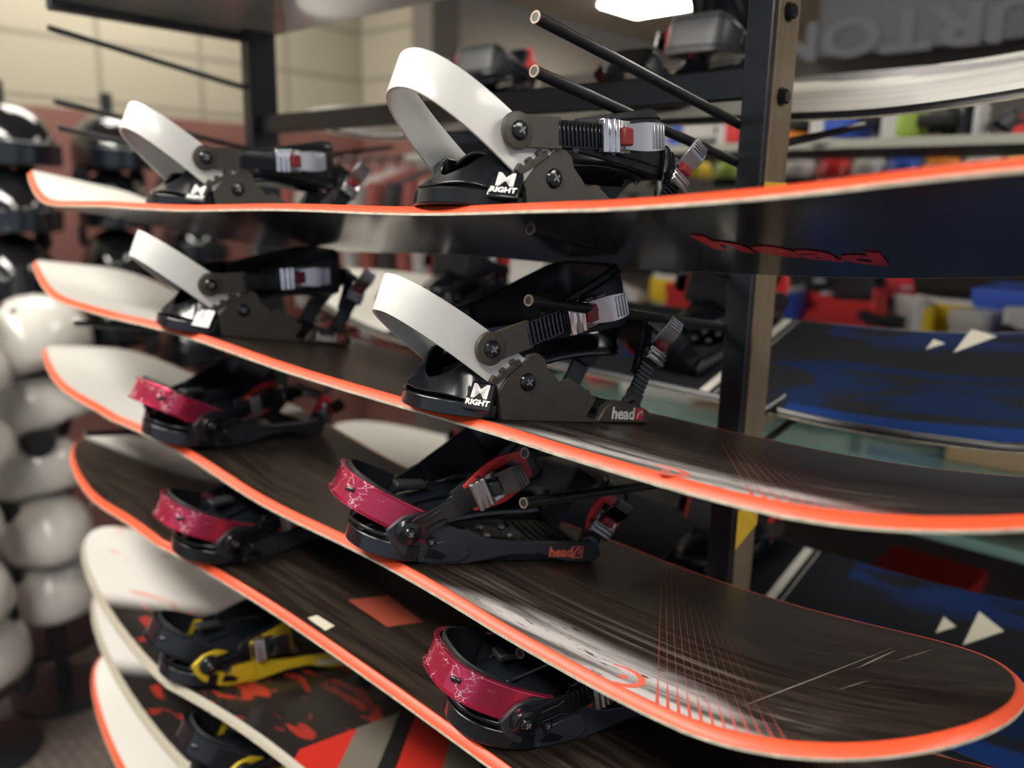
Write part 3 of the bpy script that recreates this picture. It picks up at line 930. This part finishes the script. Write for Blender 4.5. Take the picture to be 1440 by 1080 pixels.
# ------------------------------------------------------------------ rack
rack = thing('display_rack', T(0, 0, 0), 'black steel double-sided rack of posts, bar and pegs carrying the snowboards', 'rack')
PX, PYF = -.4155, .797
def post(x, z0, z1):
    p = MB().box((x, PYF + .0265, (z0 + z1) / 2), (.0275, .053, z1 - z0)).build('post', M['rack'], rack, bevel=.0015)
    if x > -1:
        MB().box((x + .0145, PYF + .0300, (z0 + z1) / 2), (.0030, .044, z1 - z0)).build('reflection_strip', M['post_reflection'], p, bevel=.0006)  # brown strip added as the shop's reflection in the glossy black post
    return p
pR = post(PX, 0., 2.1)
pL = post(-1.370, 0., 1.75)
tag(pR); tag(pL)
MB().box(((PX - 1.370) / 2, PYF + .022, EYE + .1225), (abs(PX + 1.370) - .02, .014, .031)).build('cross_bar', M['rack'], rack, bevel=.002)
MB().box(((PX - 1.370) / 2, PYF + .022, .22), (abs(PX + 1.370) - .02, .028, .042)).build('cross_bar', M['rack'], rack, bevel=.002)
for z in (EYE + .108, EYE + .187, EYE + .27):
    b_ = MB().lathe((PX + .0160, PYF + .0255, z), [(.0092, 0), (.0092, .0012)], (1, 0, 0), 24).build('washer', M['bolt'], pR)
    MB().lathe((PX + .0172, PYF + .0255, z), [(.0074, 0), (.0074, .0055), (.0066, .0064)], (1, 0, 0), 6).build('bolt_head', M['bolt'], b_, smooth=False)
for z0, z1 in ((EYE - .002, EYE + .025), (EYE - .370, EYE - .325)):
    MB().prism([(PYF + .0065, z1), (PYF + .0535, z1), (PYF + .0535, z0 + .017), (PYF + .0065, z0)], PX + .0158, PX + .0168).build('yellow_sticker', M['yellow'], pR, smooth=False)
GA = .1593
def peg(x, yend, zend, sg=-1, L=None):
    """peg from post level; sg -1 = front side, +1 = far side"""
    yp = PYF + .02
    L = abs(yp - yend)
    z0 = zend - L * math.tan(GA)
    p0 = Vector((x, yp, EYE + z0)); p1 = Vector((x, yend, EYE + zend))
    o = MB().tube([p0, p1], .0046, 14).build('peg', M['rod'], rack)
    d = (p1 - p0).normalized()
    MB().lathe(p1 - d * .001, [(.0047, 0), (.0047, .0014), (.0034, .0014), (.0030, -.0), (.0008, -.0)], d, 16).build('peg_rim', M['rod_end'], o)
for x in (-.4337, -1.385):
    for z in (.1324, .0950, -.0201, -.0752, -.1999, -.2430, -.380, -.42, -.50, -.535, -.665, -.76):
        if x < -1 and z in (-.0752, -.2430, -.42, -.535): continue
        peg(x, .489, z)
    for z in (.075, -.235, -.275, -.575, -.61):
        peg(x, 1.13, z + .03, 1)
for z in (.235,):
    peg(-1.385, .49, z)
for x in (PX, -1.370):
    MB().box((x, PYF + .02, .02), (.06, .9, .04)).build('foot', M['rack'], rack, bevel=.004)

# ------------------------------------------------------------------ far side boards
GF = 'snowboards on the far side of the rack'
FB = [Board(-.80, 1.065, .136, -.30, 0, 0, rL=.775), Board(-.80, 1.065, -.205, -.30, 0, 0, rL=.775), Board(-.735, 1.065, -.545, -.30, 0, -.01, rL=.775)]
fl = ['pale cream snowboard on the far side of the rack, topmost, upturned right tip',
      'blue and black snowboard with two cream triangles, middle of the far side',
      'blue and black snowboard with two cream triangles, lowest on the far side']
FT = []
for bd, lb, sm in zip(FB, fl, (S_PALE, S_BLUE, S_BLUE)):
    FT.append(make_board(bd, lb, sm, M['black_side'], M['steel'], group=GF))
for k, tris in ((1, [[(.509, .083), (.508, .158), (.543, .138)], [(.475, .088), (.474, .120), (.491, .110)]]),
                (2, [[(.510, .040), (.509, .110), (.544, .085)], [(.476, .048), (.475, .082), (.493, .070)]])):
    for tr in tris:
        flat_poly('triangle_print', [(a, b - .012, FB[k].h(a) + THK + .0002) for a, b in tr], M['cream_print'], FT[k])
GX = 'bindings on the far side boards'
FKW = dict(cup=M['red_pl'], frame=M['black_pl'], words=None, strap=(.085, .05))
FKW2 = dict(FKW, hb=False)
def mountF(k, s0, v0, phi):
    return mount(FB[k], s0, v0, phi + pi)
hb_t = binding_red('snowboard_binding', mountF(0, .13, .02, .1), 'black and red binding seen over the cross bar beside the right post', GX, **FKW2)
vs = []; fs = []; n, q = 10, 14
for i in range(n + 1):
    for j in range(q + 1):
        a = (j / q - .5) * 2.5; f = i / n
        rr = .060 - .006 * f
        vs.append((rr * sin(a), -.100 - rr * .9 * cos(a) + .02 * f, .045 + (.085 + .012 * cos(a)) * f))
for i in range(n):
    for j in range(q):
        k = i * (q + 1) + j
        fs.append((k, k + 1, k + q + 2, k + q + 1))
ub = MB().add(vs, fs).build('upright_highback', M['black_pl'], hb_t, angle=60)
sd = ub.modifiers.new('solid', 'SOLIDIFY'); sd.thickness = .005
MB().tube(vs[n * (q + 1):], .0045, 8).build('red_rim', M['red_pl'], ub)
MB().tube([(v[0] * 1.04, v[1] - .003, v[2]) for v in vs[6 * (q + 1):7 * (q + 1)]], .0022, 6).build('highback_rib', M['satin'], ub)
binding_red('snowboard_binding', mountF(0, -.30, .02, -.1), 'black and red binding at left on the pale far board, behind the white hoop', GX, **FKW)
binding_red('snowboard_binding', mountF(1, .20, .0, .1), 'black binding with red heel on the middle far board, left of the post', GX, **FKW)
binding_red('snowboard_binding', mountF(1, -.34, .0, -.1), 'black binding on the white left part of the middle far board', GX, **FKW)
binding_red('snowboard_binding', mountF(2, .16, .0, .1), 'black and red binding on the lowest far board, left of the yellow sticker', GX, **FKW)
binding_red('snowboard_binding', mountF(2, -.34, .0, -.1), 'black binding on the white left part of the lowest far board', GX, **FKW)

# ------------------------------------------------------------------ room shell
def struct(name, mb, m, **k):
    o = mb.build(name, m, None, smooth=False, **k); o['kind'] = 'structure'; return o
struct('floor', MB().box((.5, 2.5, -.05), (9, 11, .1)), carpet())
BW = block_wall()
struct('wall_left', MB().box((-3.40, .0, 1.4), (.1, 6, 2.8)), BW)
struct('wall_back', MB().box((-3.15, 2.60, 1.4), (.5, .1, 2.8)), BW)
struct('wall_side', MB().box((-4.2, 4.6, 1.4), (.1, 3.8, 2.8)), M['plaster'])
struct('wall_far', MB().box((.3, 6.4, 1.4), (9.2, .1, 2.8)), M['plaster'])
struct('trim_1', MB().box((-2.86, 2.58, 1.4), (.13, .16, 2.8)), mat('grey_brown_pillar_paint', (.16, .14, .12), .7))
struct('ceiling', MB().box((.5, 2.5, 2.66), (9, 11, .1)), M['ceiling'])

# canopy shelf over the left post
cn = thing('overhead_shelf', T(0, 0, 0), 'dark grey overhead shelf above the left post, underside visible at top left', 'shelf')
MB().box((-.90, .68, EYE + .285), (1.00, .36, .016)).build('shelf_panel', M['canopy'], cn, bevel=.002)
MB().box((-1.405, .68, EYE + .282), (.022, .36, .036)).build('shelf_edge', M['rack'], cn, bevel=.002)

# ------------------------------------------------------------------ lights
def ceiling_light(x, y, sx, sy, power, label, col=(1, .95, .87)):
    t = thing('ceiling_light', T(x, y, 2.60), label, 'ceiling light', 'panel lights in the ceiling')
    MB().box((0, 0, -.005), (sx + .04, sy + .04, .03)).build('light_frame', M['white_pl'], t, bevel=.003)
    em, nt, b = new_mat('lit_diffuser')
    b.inputs['Base Color'].default_value = (.9, .9, .88, 1)
    b.inputs['Emission Color'].default_value = (*col, 1); b.inputs['Emission Strength'].default_value = power
    MB().box((0, 0, -.026), (sx, sy, .012)).build('diffuser', em, t)
    return t
ceiling_light(-3.08, 4.70, .75, .40, 16, 'bright ceiling panel at the top edge, left of the right post')
ceiling_light(-1.6, -.55, 1.5, .5, 21, 'long ceiling panel over the aisle in front of the rack')
ceiling_light(.35, -.9, 1.2, .35, 17, 'ceiling panel over the aisle behind the viewpoint')
ceiling_light(-.5, 2.6, 1.2, .6, 6, 'ceiling panel over the shelves behind the rack')
ceiling_light(-2.9, 1.3, .5, 1.0, 9, 'ceiling panel over the helmet towers by the block wall')
ceiling_light(1.6, 1.0, .5, 1.2, 14, 'ceiling panel beyond the right side of the rack')

w = bpy.data.worlds.new('World'); SC.world = w; w.use_nodes = True
w.node_tree.nodes['Background'].inputs[0].default_value = (.80, .86, 1, 1)
w.node_tree.nodes['Background'].inputs[1].default_value = .35

# ------------------------------------------------------------------ helmets
def make_helmet(shell, label, group, mw, goggle=False):
    t = thing('ski_helmet', mw, label, 'helmet', group)
    vs = []; fs = []; n, q = 24, 10
    for i in range(q + 1):
        ph = -.35 + (pi / 2 + .35) * i / q
        for k in range(n):
            a = 2 * pi * k / n
            r = cos(ph)
            x = .135 * r * cos(a) * (1 + .06 * cos(a)); y = .108 * r * sin(a)
            z = .125 * sin(ph) + .045
            if i == 0: z -= .02 * (cos(a) < 0) * abs(cos(a)) - .012 * (cos(a) > .5)
            vs.append((x, y, z))
    for i in range(q):
        for k in range(n):
            fs.append((i * n + k, i * n + (k + 1) % n, (i + 1) * n + (k + 1) % n, (i + 1) * n + k))
    o = MB().add(vs, fs).build('shell', shell, t, angle=60)
    sd = o.modifiers.new('solid', 'SOLIDIFY'); sd.thickness = .012
    mb = MB()
    for s_ in (-1, 0, 1):
        for j in range(3):
            mb.box((-.06 + j * .055, s_ * .042, .158 - .012 * abs(s_) - .010 * abs(j - 1)), (.030, .010, .016))
    mb.build('vents', M['liner'], o, bevel=.003)
    for s_ in (-1, 1):
        MB().lathe((-.01, s_ * .085, -.028), [(.036, 0), (.040, .010), (.030, .020)], (0, s_, 0), 16).build('ear_pad', M['liner'], t)
    if goggle:
        pts = [Vector((.142 * cos(a), .116 * sin(a), .035)) for a in [radians(-60 + 12 * k) for k in range(11)]]
        MB().strip(pts, .06, .012, (0, 0, 1), pts).build('goggle_lens', M['lens'], t, bevel=.004)
    return t

def tower(x, y, rows, z0, dz, kinds, lab):
    zt = z0 + dz * rows + .05
    t = thing('helmet_stand', T(x, y, 0), lab, 'display stand', 'helmet stands by the wall')
    MB().lathe((0, 0, 0), [(.13, 0), (.13, .012), (.03, .02)], n=24).build('stand_base', M['rack'], t)
    MB().lathe((0, 0, .02), [(.018, 0), (.018, zt)], n=12).build('pole', M['rack'], t)
    for r in range(rows):
        MB().lathe((0, 0, z0 + r * dz - .03), [(.07, 0), (.07, .008)], n=20).build('tray', M['rack'], t)

def orient(n):
    return ['tilted left', 'facing the aisle', 'turned to the wall', 'tipped forward'][n % 4]
wh = None; bh_ = None
row_word = ['bottom', 'second', 'third', 'fourth', 'fifth', 'sixth', 'seventh', 'eighth', 'ninth']
def hz(z): return z
cols = [(-2.16, .46, 'outer', 'w'), (-2.30, .70, 'inner', 'w'), (-2.50, .52, 'rear', 'w')]
for (x, y, nm, c) in cols:
    rows = {'outer': 6, 'inner': 5, 'rear': 5}[nm]
    z0 = {'outer': .21, 'inner': .26, 'rear': .36}[nm]; dz = .168
    tower(x, y, rows, z0, dz, None, 'black pole stand holding the ' + nm + ' column of white helmets')
    for r in range(rows):
        mw = T(x + .02 * sin(r * 2.1), y + .02 * cos(r * 1.7), z0 + r * dz, radians(-40 + 37 * r), .12 * sin(r * 1.3), .1 * cos(r))
        lb = 'white ski helmet, %s from the floor in the %s column at far left' % (row_word[r], nm)
        if wh is None:
            wh = make_helmet(M['helmet_w'], lb, 'white helmets stacked at far left', mw)
        else:
            h_ = copy_tree(wh); h_.matrix_world = mw; h_['label'] = lb
kcols = [(-2.62, .78, 'left', 5, .72), (-2.75, 1.12, 'middle', 4, .90), (-2.85, 1.42, 'right', 4, .78)]
for (x, y, nm, rows, z0) in kcols:
    tower(x, y, rows, z0, .17, None, 'black pole stand holding the ' + nm + ' column of black helmets')
    for r in range(rows):
        mw = T(x, y, z0 + r * .175, radians(-60 + 23 * r), 0, .05)
        lb = 'glossy black ski helmet, %s from below in the %s dark column by the wall' % (row_word[r], nm)
        if bh_ is None:
            bh_ = make_helmet(M['helmet_b'], lb, 'black helmets stacked by the wall', mw, True)
        else:
            h_ = copy_tree(bh_); h_.matrix_world = mw; h_['label'] = lb

# ------------------------------------------------------------------ shelves and stock behind the rack
def shelf(name, x0, x1, y0, y1, z, th, m, label, em=None, cat='shelf'):
    t = thing(name, T((x0 + x1) / 2, (y0 + y1) / 2, EYE + z), label, cat, 'stock shelves behind the rack')
    MB().box((0, 0, 0), (x1 - x0, y1 - y0, th)).build('shelf_panel', m, t, bevel=.001)
    MB().box((0, -(y1 - y0) / 2 - .002, 0), (x1 - x0, .005, th * 1.05)).build('front_edge', em or m, t, bevel=.001)
    for x in (-(x1 - x0) / 2 + .05, (x1 - x0) / 2 - .05):
        MB().box((x, (y1 - y0) / 2 - .01, -.04), (.02, .02, .09)).build('bracket', M['rack'], t)
    return t
shelf('stock_shelf', -1.9, .3, 1.60, 1.98, .118, .016, M['fascia'], 'grey-green edged shelf just above eye level behind the right post', M['grey_shelf'])
shelf('stock_shelf', -1.9, .3, 1.80, 2.15, -.275, .022, M['wood'], 'pale wooden shelf behind the rack, just under the topmost board')
shelf('glass_shelf', -1.45, .2, 1.60, 1.95, -.472, .016, M['glass'], 'green-edged glass shelf behind the middle far snowboard', M['glass_edge'])
shelf('glass_shelf', -1.45, .2, 1.60, 1.95, -.585, .016, M['glass'], 'green-edged glass shelf lower right, beneath the other glass shelf', M['glass_edge'])
shelf('stock_shelf', -1.9, .3, 1.80, 2.15, -.93, .022, M['wood'], 'pale wooden shelf lowest behind the rack')
bp_ = thing('back_panel', T(-.75, 2.30, 1.05), 'dark slotted panel behind the stock shelves', 'display panel')
mb = MB().box((0, 0, -.165), (2.5, .03, 1.77))
mb.build('panel_board', mat('dark_slatwall', (.07, .06, .052), .6), bp_)
for k in range(8):
    MB().box((0, -.017, -.90 + k * .2), (2.5, .006, .012)).build('slat_groove', M['liner'], bp_)

def carton(x, y, z, sx, sy, sz, m, label, rz=0.):
    t = thing('shoe_box', T(x, y, z, rz), label, 'box', 'boxes on the stock shelves')
    MB().box((0, 0, sz / 2), (sx, sy, sz)).build('box_body', m, t, bevel=.003)
    MB().box((0, 0, sz - .01), (sx + .006, sy + .006, .028)).build('lid', m, t, bevel=.003)
def boot(x, y, z, m, m2, label, rz=0.):
    t = thing('ski_boot', T(x, y, z, rz) @ Matrix.Scale(.62, 4), label, 'boot', 'boots on the stock shelves')
    MB().prism([(-.13, 0), (.14, 0), (.15, .02), (.14, .06), (.06, .09), (-.02, .13), (.0, .16), (-.12, .17), (-.14, .06)], -.045, .045, 'y').build('boot_shell', m, t, bevel=.014)
    MB().prism([(.01, .11), (.03, .15), (.0, .22), (-.11, .22), (-.125, .12)], -.050, .050, 'y').build('cuff', m2, t, bevel=.012)
    for k in range(3):
        MB().box((.05 - .03 * k, -.05, .07 + .045 * k), (.045, .012, .012)).build('buckle', M['satin'], t, bevel=.002)
def goggles(x, y, z, m, label, rz=0.):
    t = thing('goggles', T(x, y, z + .045, rz), label, 'goggles', 'goggles on the stock shelves')
    pts = [Vector((.085 * sin(a), -.07 * cos(a) + .05, 0)) for a in [radians(-70 + 14 * k) for k in range(11)]]
    nn = [Vector((p.x, p.y - .05, 0)) for p in pts]
    MB().strip(pts, .085, .014, (0, 0, 1), nn).build('goggle_frame', M['white_pl'] if m != M['white_pl'] else M['black_pl'], t, bevel=.006)
    MB().strip([p * .98 + Vector((0, -.004, 0)) for p in pts[1:-1]], .062, .018, (0, 0, 1), nn[1:-1]).build('lens', m, t, bevel=.006)
    MB().tube([(-.08, .03, 0), (-.05, .09, 0), (.05, .09, 0), (.08, .03, 0)], .012, 8).build('strap', M['cloth_k'], t)

ZA, ZB, ZC, ZD, ZE = EYE + .127, EYE - .264, EYE - .464, EYE - .577, EYE - .919
colw = {'red': M['red_pl'], 'yellow': M['yellow_pl'], 'blue': M['blue_pl'], 'white': M['white_pl'], 'orange': M['orange_pl'], 'lime': M['green_pl'], 'black': M['black_pl'], 'magenta': M['redcup'], 'brown': M['carton']}
# stock seen under the topmost far board, on the wooden shelf and on its own pegs
items = [
    # kind, x, y, z, colour, place words
    ('g', -1.18, 1.90, ZB, 'yellow', 'on the wooden shelf, left of the post behind the buckle'),
    ('g', -1.02, 1.95, ZB, 'white', 'on the wooden shelf beside the yellow pair'),
    ('g', -.98, 1.72, ZA - .0, 'white', 'on the grey-green shelf above the blue pair of boots'),
    ('b', -.80, 1.95, ZB, 'red', 'on the wooden shelf right of the post'),
    ('b', -.62, 1.95, ZB, 'black', 'on the wooden shelf, two places right of the post'),
    ('g', -.50, 1.90, ZB, 'yellow', 'on the wooden shelf beside the black boot'),
    ('x', -.36, 1.98, ZB, 'blue', 'on the wooden shelf toward the right end'),
    ('g', -.20, 1.92, ZB, 'white', 'at the right end of the wooden shelf'),
    ('b', -.05, 1.95, ZB, 'red', 'at the far right end of the wooden shelf'),
    ('h', -.40, 1.76, ZD + .0, 'white', ''),
    ('b', -.62, 1.80, ZD, 'magenta', 'on the lower glass shelf, glossy and rounded'),
    ('b', -.28, 1.80, ZD, 'red', 'on the lower glass shelf at right'),
    ('x', -.90, 1.82, ZD, 'brown', 'on the lower glass shelf behind the post'),
    ('g', -.16, 1.78, ZD, 'black', 'on the lower glass shelf at its right end'),
    ('g', -.72, 1.78, ZC, 'white', 'on the upper glass shelf'),
    ('g', -.52, 1.78, ZC, 'blue', 'on the upper glass shelf'),
    ('x', -.34, 1.80, ZC, 'brown', 'on the upper glass shelf'),
    ('g', -.18, 1.78, ZC, 'red', 'on the upper glass shelf'),
    ('x', -1.10, 1.82, ZC, 'white', 'on the upper glass shelf at its left end'),
    ('b', -1.30, 1.82, ZD, 'black', 'on the lower glass shelf at its left end'),
    ('g', -.95, 1.88, ZB, 'lime', 'on the wooden shelf just left of the post'),
    ('b', -1.45, 1.92, ZB, 'red', 'on the wooden shelf at left, seen under the topmost board'),
    ('x', -1.70, 1.95, ZB, 'white', 'at the left end of the wooden shelf'),
    ('b', -.9, 1.95, ZE, 'black', 'on the lowest wooden shelf'),
    ('x', -.5, 1.95, ZE, 'red', 'on the lowest wooden shelf'),
    ('g', -.2, 1.9, ZE, 'yellow', 'on the lowest wooden shelf'),
]
kindn = {'g': 'goggles', 'b': 'ski boot', 'x': 'box'}
for n_, (k, x, y, z, c, pl) in enumerate(items):
    if k == 'h': continue
    lb = '%s %s %s' % (c, kindn[k], pl)
    if k == 'g': goggles(x, y, z, colw[c], lb, radians(-15 + 11 * (n_ % 4)))
    if k == 'b': boot(x, y, z, colw[c], M['black_pl'] if c != 'black' else M['red_pl'], lb, radians(-60 + 25 * (n_ % 5)))
    if k == 'x': carton(x, y, z, .20, .22, .11, colw[c], lb, radians(8 * (n_ % 3)))
# things on the grey-green shelf near eye level and a row of small bright goods beneath it
low = [(-1.32, 'orange'), (-1.22, 'yellow'), (-1.12, 'lime'), (-1.02, 'blue'), (-.93, 'white'), (-.84, 'red'), (-.76, 'white'), (-.68, 'blue'), (-.60, 'orange'), (-.52, 'white'), (-.44, 'lime'), (-.36, 'black'), (-.28, 'blue'), (-.20, 'red')]
ord_ = ['first', 'second', 'third', 'fourth', 'fifth', 'sixth', 'seventh', 'eighth', 'ninth', 'tenth', 'eleventh', 'twelfth', 'thirteenth', 'last']
shelf('hook_rail', -1.5, .1, 2.02, 2.10, .04, .02, M['grey_shelf'], 'thin grey rail of bright hats between the upper shelves', cat='shelf')
for n_, (x, c) in enumerate(low):
    t = thing('knit_hat', T(x, 2.05, EYE + .05, radians(20 * n_)), '%s knit hat on the rail behind the rack, %s from the left' % (c, ord_[n_]), 'hat', 'hats on the rail')
    MB().lathe((0, 0, 0), [(.040, 0), (.043, .02), (.040, .045), (.028, .068), (.010, .080)], n=18).build('hat_body', colw[c], t)
    MB().lathe((0, 0, 0), [(.043, 0), (.045, .008), (.044, .022), (.041, .024)], n=18).build('brim', M['cloth_g'] if n_ % 2 else M['cloth_k'], t)
    MB().lathe((0, 0, .078), [(.004, 0), (.012, .008), (.004, .018)], n=10).build('pompom', M['white_pl'], t)
binding_red('snowboard_binding', T(-.31, 1.76, ZA, radians(100)), 'red-framed binding lying on the grey-green edged shelf at the right', 'loose bindings on the shelf', cup=M['black_pl'], frame=M['red_pl'], words=None, strap=(.09, .03), toe=(.03, .03))
row = [(-1.30, 'white'), (-1.19, 'lime'), (-1.08, 'blue'), (-.97, 'white'), (-.87, 'red'), (-.77, 'orange'), (-.67, 'blue'), (-.58, 'lime'), (-.49, 'white')]
for n_, (x, c) in enumerate(row):
    if x == -.97: continue
    goggles(x, 1.66 + .05 * (n_ % 3), ZA - .012, colw[c], '%s goggles on the grey-green edged shelf, %s from its left end' % (c, ord_[n_]), radians(-20 + 17 * n_))
extra = [(-1.34, 'white', 'b'), (-1.10, 'red', 'x'), (-.86, 'blue', 'g'), (-.70, 'red', 'b'), (-.56, 'yellow', 'g'), (-.44, 'white', 'x'), (-.30, 'blue', 'g'), (-.16, 'yellow', 'x'), (-.02, 'white', 'g')]
for n_, (x, c, k) in enumerate(extra):
    lb = '%s %s at the front of the pale wooden shelf, %s from the left' % (c, kindn[k], ord_[n_])
    if k == 'g': goggles(x, 1.83, ZB, colw[c], lb, radians(30 * n_))
    if k == 'b': boot(x, 1.84, ZB, colw[c], M['black_pl'], lb, radians(20 + 50 * n_))
    if k == 'x': carton(x, 1.84, ZB, .09, .06, .07, colw[c], lb, radians(15 * n_))

# big board hung upside down near the ceiling, grey lettering
sg_ = thing('hanging_sign', T(-.03, 2.2, EYE + .54, 0), 'dark sign with large grey upside-down letters at the top right', 'sign')
MB().box((0, 0, 0), (1.9, .03, .34)).build('sign_panel', M['fascia'], sg_, bevel=.006)
text('sign_lettering', 'BURTON', .125, mat('grey_lettering_light', (.10, .10, .12), .5), sg_, (-.700, -.018, -.12), (-1, 0, 0), (0, 0, -1), .002, .004, 1.5)
for x in (-.8, .8):
    MB().tube([(x, 0, .14), (x, 0, .86)], .006, 8).build('hanging_wire', M['rack'], sg_)

# clothes rail beyond the rack, maroon and grey garments
cr = thing('clothes_rail', T(-2.35, 2.05, 0), 'black clothes rail with garments between the wall and the shelves', 'clothes rail')
MB().tube([(-.62, 0, 0), (-.62, 0, 1.50), (.62, 0, 1.50), (.62, 0, 0)], .014, 10).build('rail_frame', M['rack'], cr)
for k in range(13):
    x = -2.35 - .54 + k * .09
    c = [('maroon', M['cloth_r']), ('grey', M['cloth_g']), ('maroon', M['cloth_r']), ('black', M['cloth_k'])][k % 4]
    t = thing('jacket', T(x, 2.05, 1.46, radians(4 * sin(k))), '%s jacket hanging on the clothes rail, %s from the left' % (c[0], (ord_ + [])[min(k, 12)]), 'jacket', 'jackets on the clothes rail')
    body = [(-.20, -.62), (.20, -.62), (.19, -.2), (.24, -.09), (.17, -.04), (.05, 0), (-.05, 0), (-.17, -.04), (-.24, -.09), (-.19, -.2)]
    MB().prism(body, -.028, .028).build('jacket_body', c[1], t, bevel=.02)
    for s_ in (-1, 1):
        MB().tube([(0, s_ * .19, -.06), (.0, s_ * .235, -.28), (0, s_ * .225, -.52)], [.04, .035, .028], 10).build('sleeve', c[1], t)
    MB().tube([(0, 0, 0), (0, 0, .035), (0, .015, .05), (0, .03, .04)], .003, 6).build('hanger_hook', M['satin'], t)

# ------------------------------------------------------------------ camera
f_, TT, pit, rol = 1173.449, .7433, .2148, .0209
fx, fy = -sin(TT), cos(TT)
right = Vector((fy, -fx, 0)); fwd = Vector((fx * cos(pit), fy * cos(pit), -sin(pit))); up = right.cross(fwd)
r2 = right * cos(rol) + up * sin(rol); u2 = -right * sin(rol) + up * cos(rol)
cam = bpy.data.cameras.new('camera'); co = bpy.data.objects.new('camera', cam); COL.objects.link(co)
co.matrix_world = Matrix.Translation((0, 0, EYE)) @ Matrix((r2, u2, -fwd)).transposed().to_4x4()
cam.sensor_width = 36; cam.lens = f_ / 1440 * 36
cam.clip_start = .02
cam.dof.use_dof = True; cam.dof.focus_distance = .68; cam.dof.aperture_fstop = cam.lens / 10.0
cam.dof.aperture_blades = 0
SC.camera = co
SC.view_settings.view_transform = 'Standard'; SC.view_settings.look = 'None'
SC.view_settings.gamma = 1; SC.view_settings.use_curve_mapping = False
SC.view_settings.exposure = 0.65
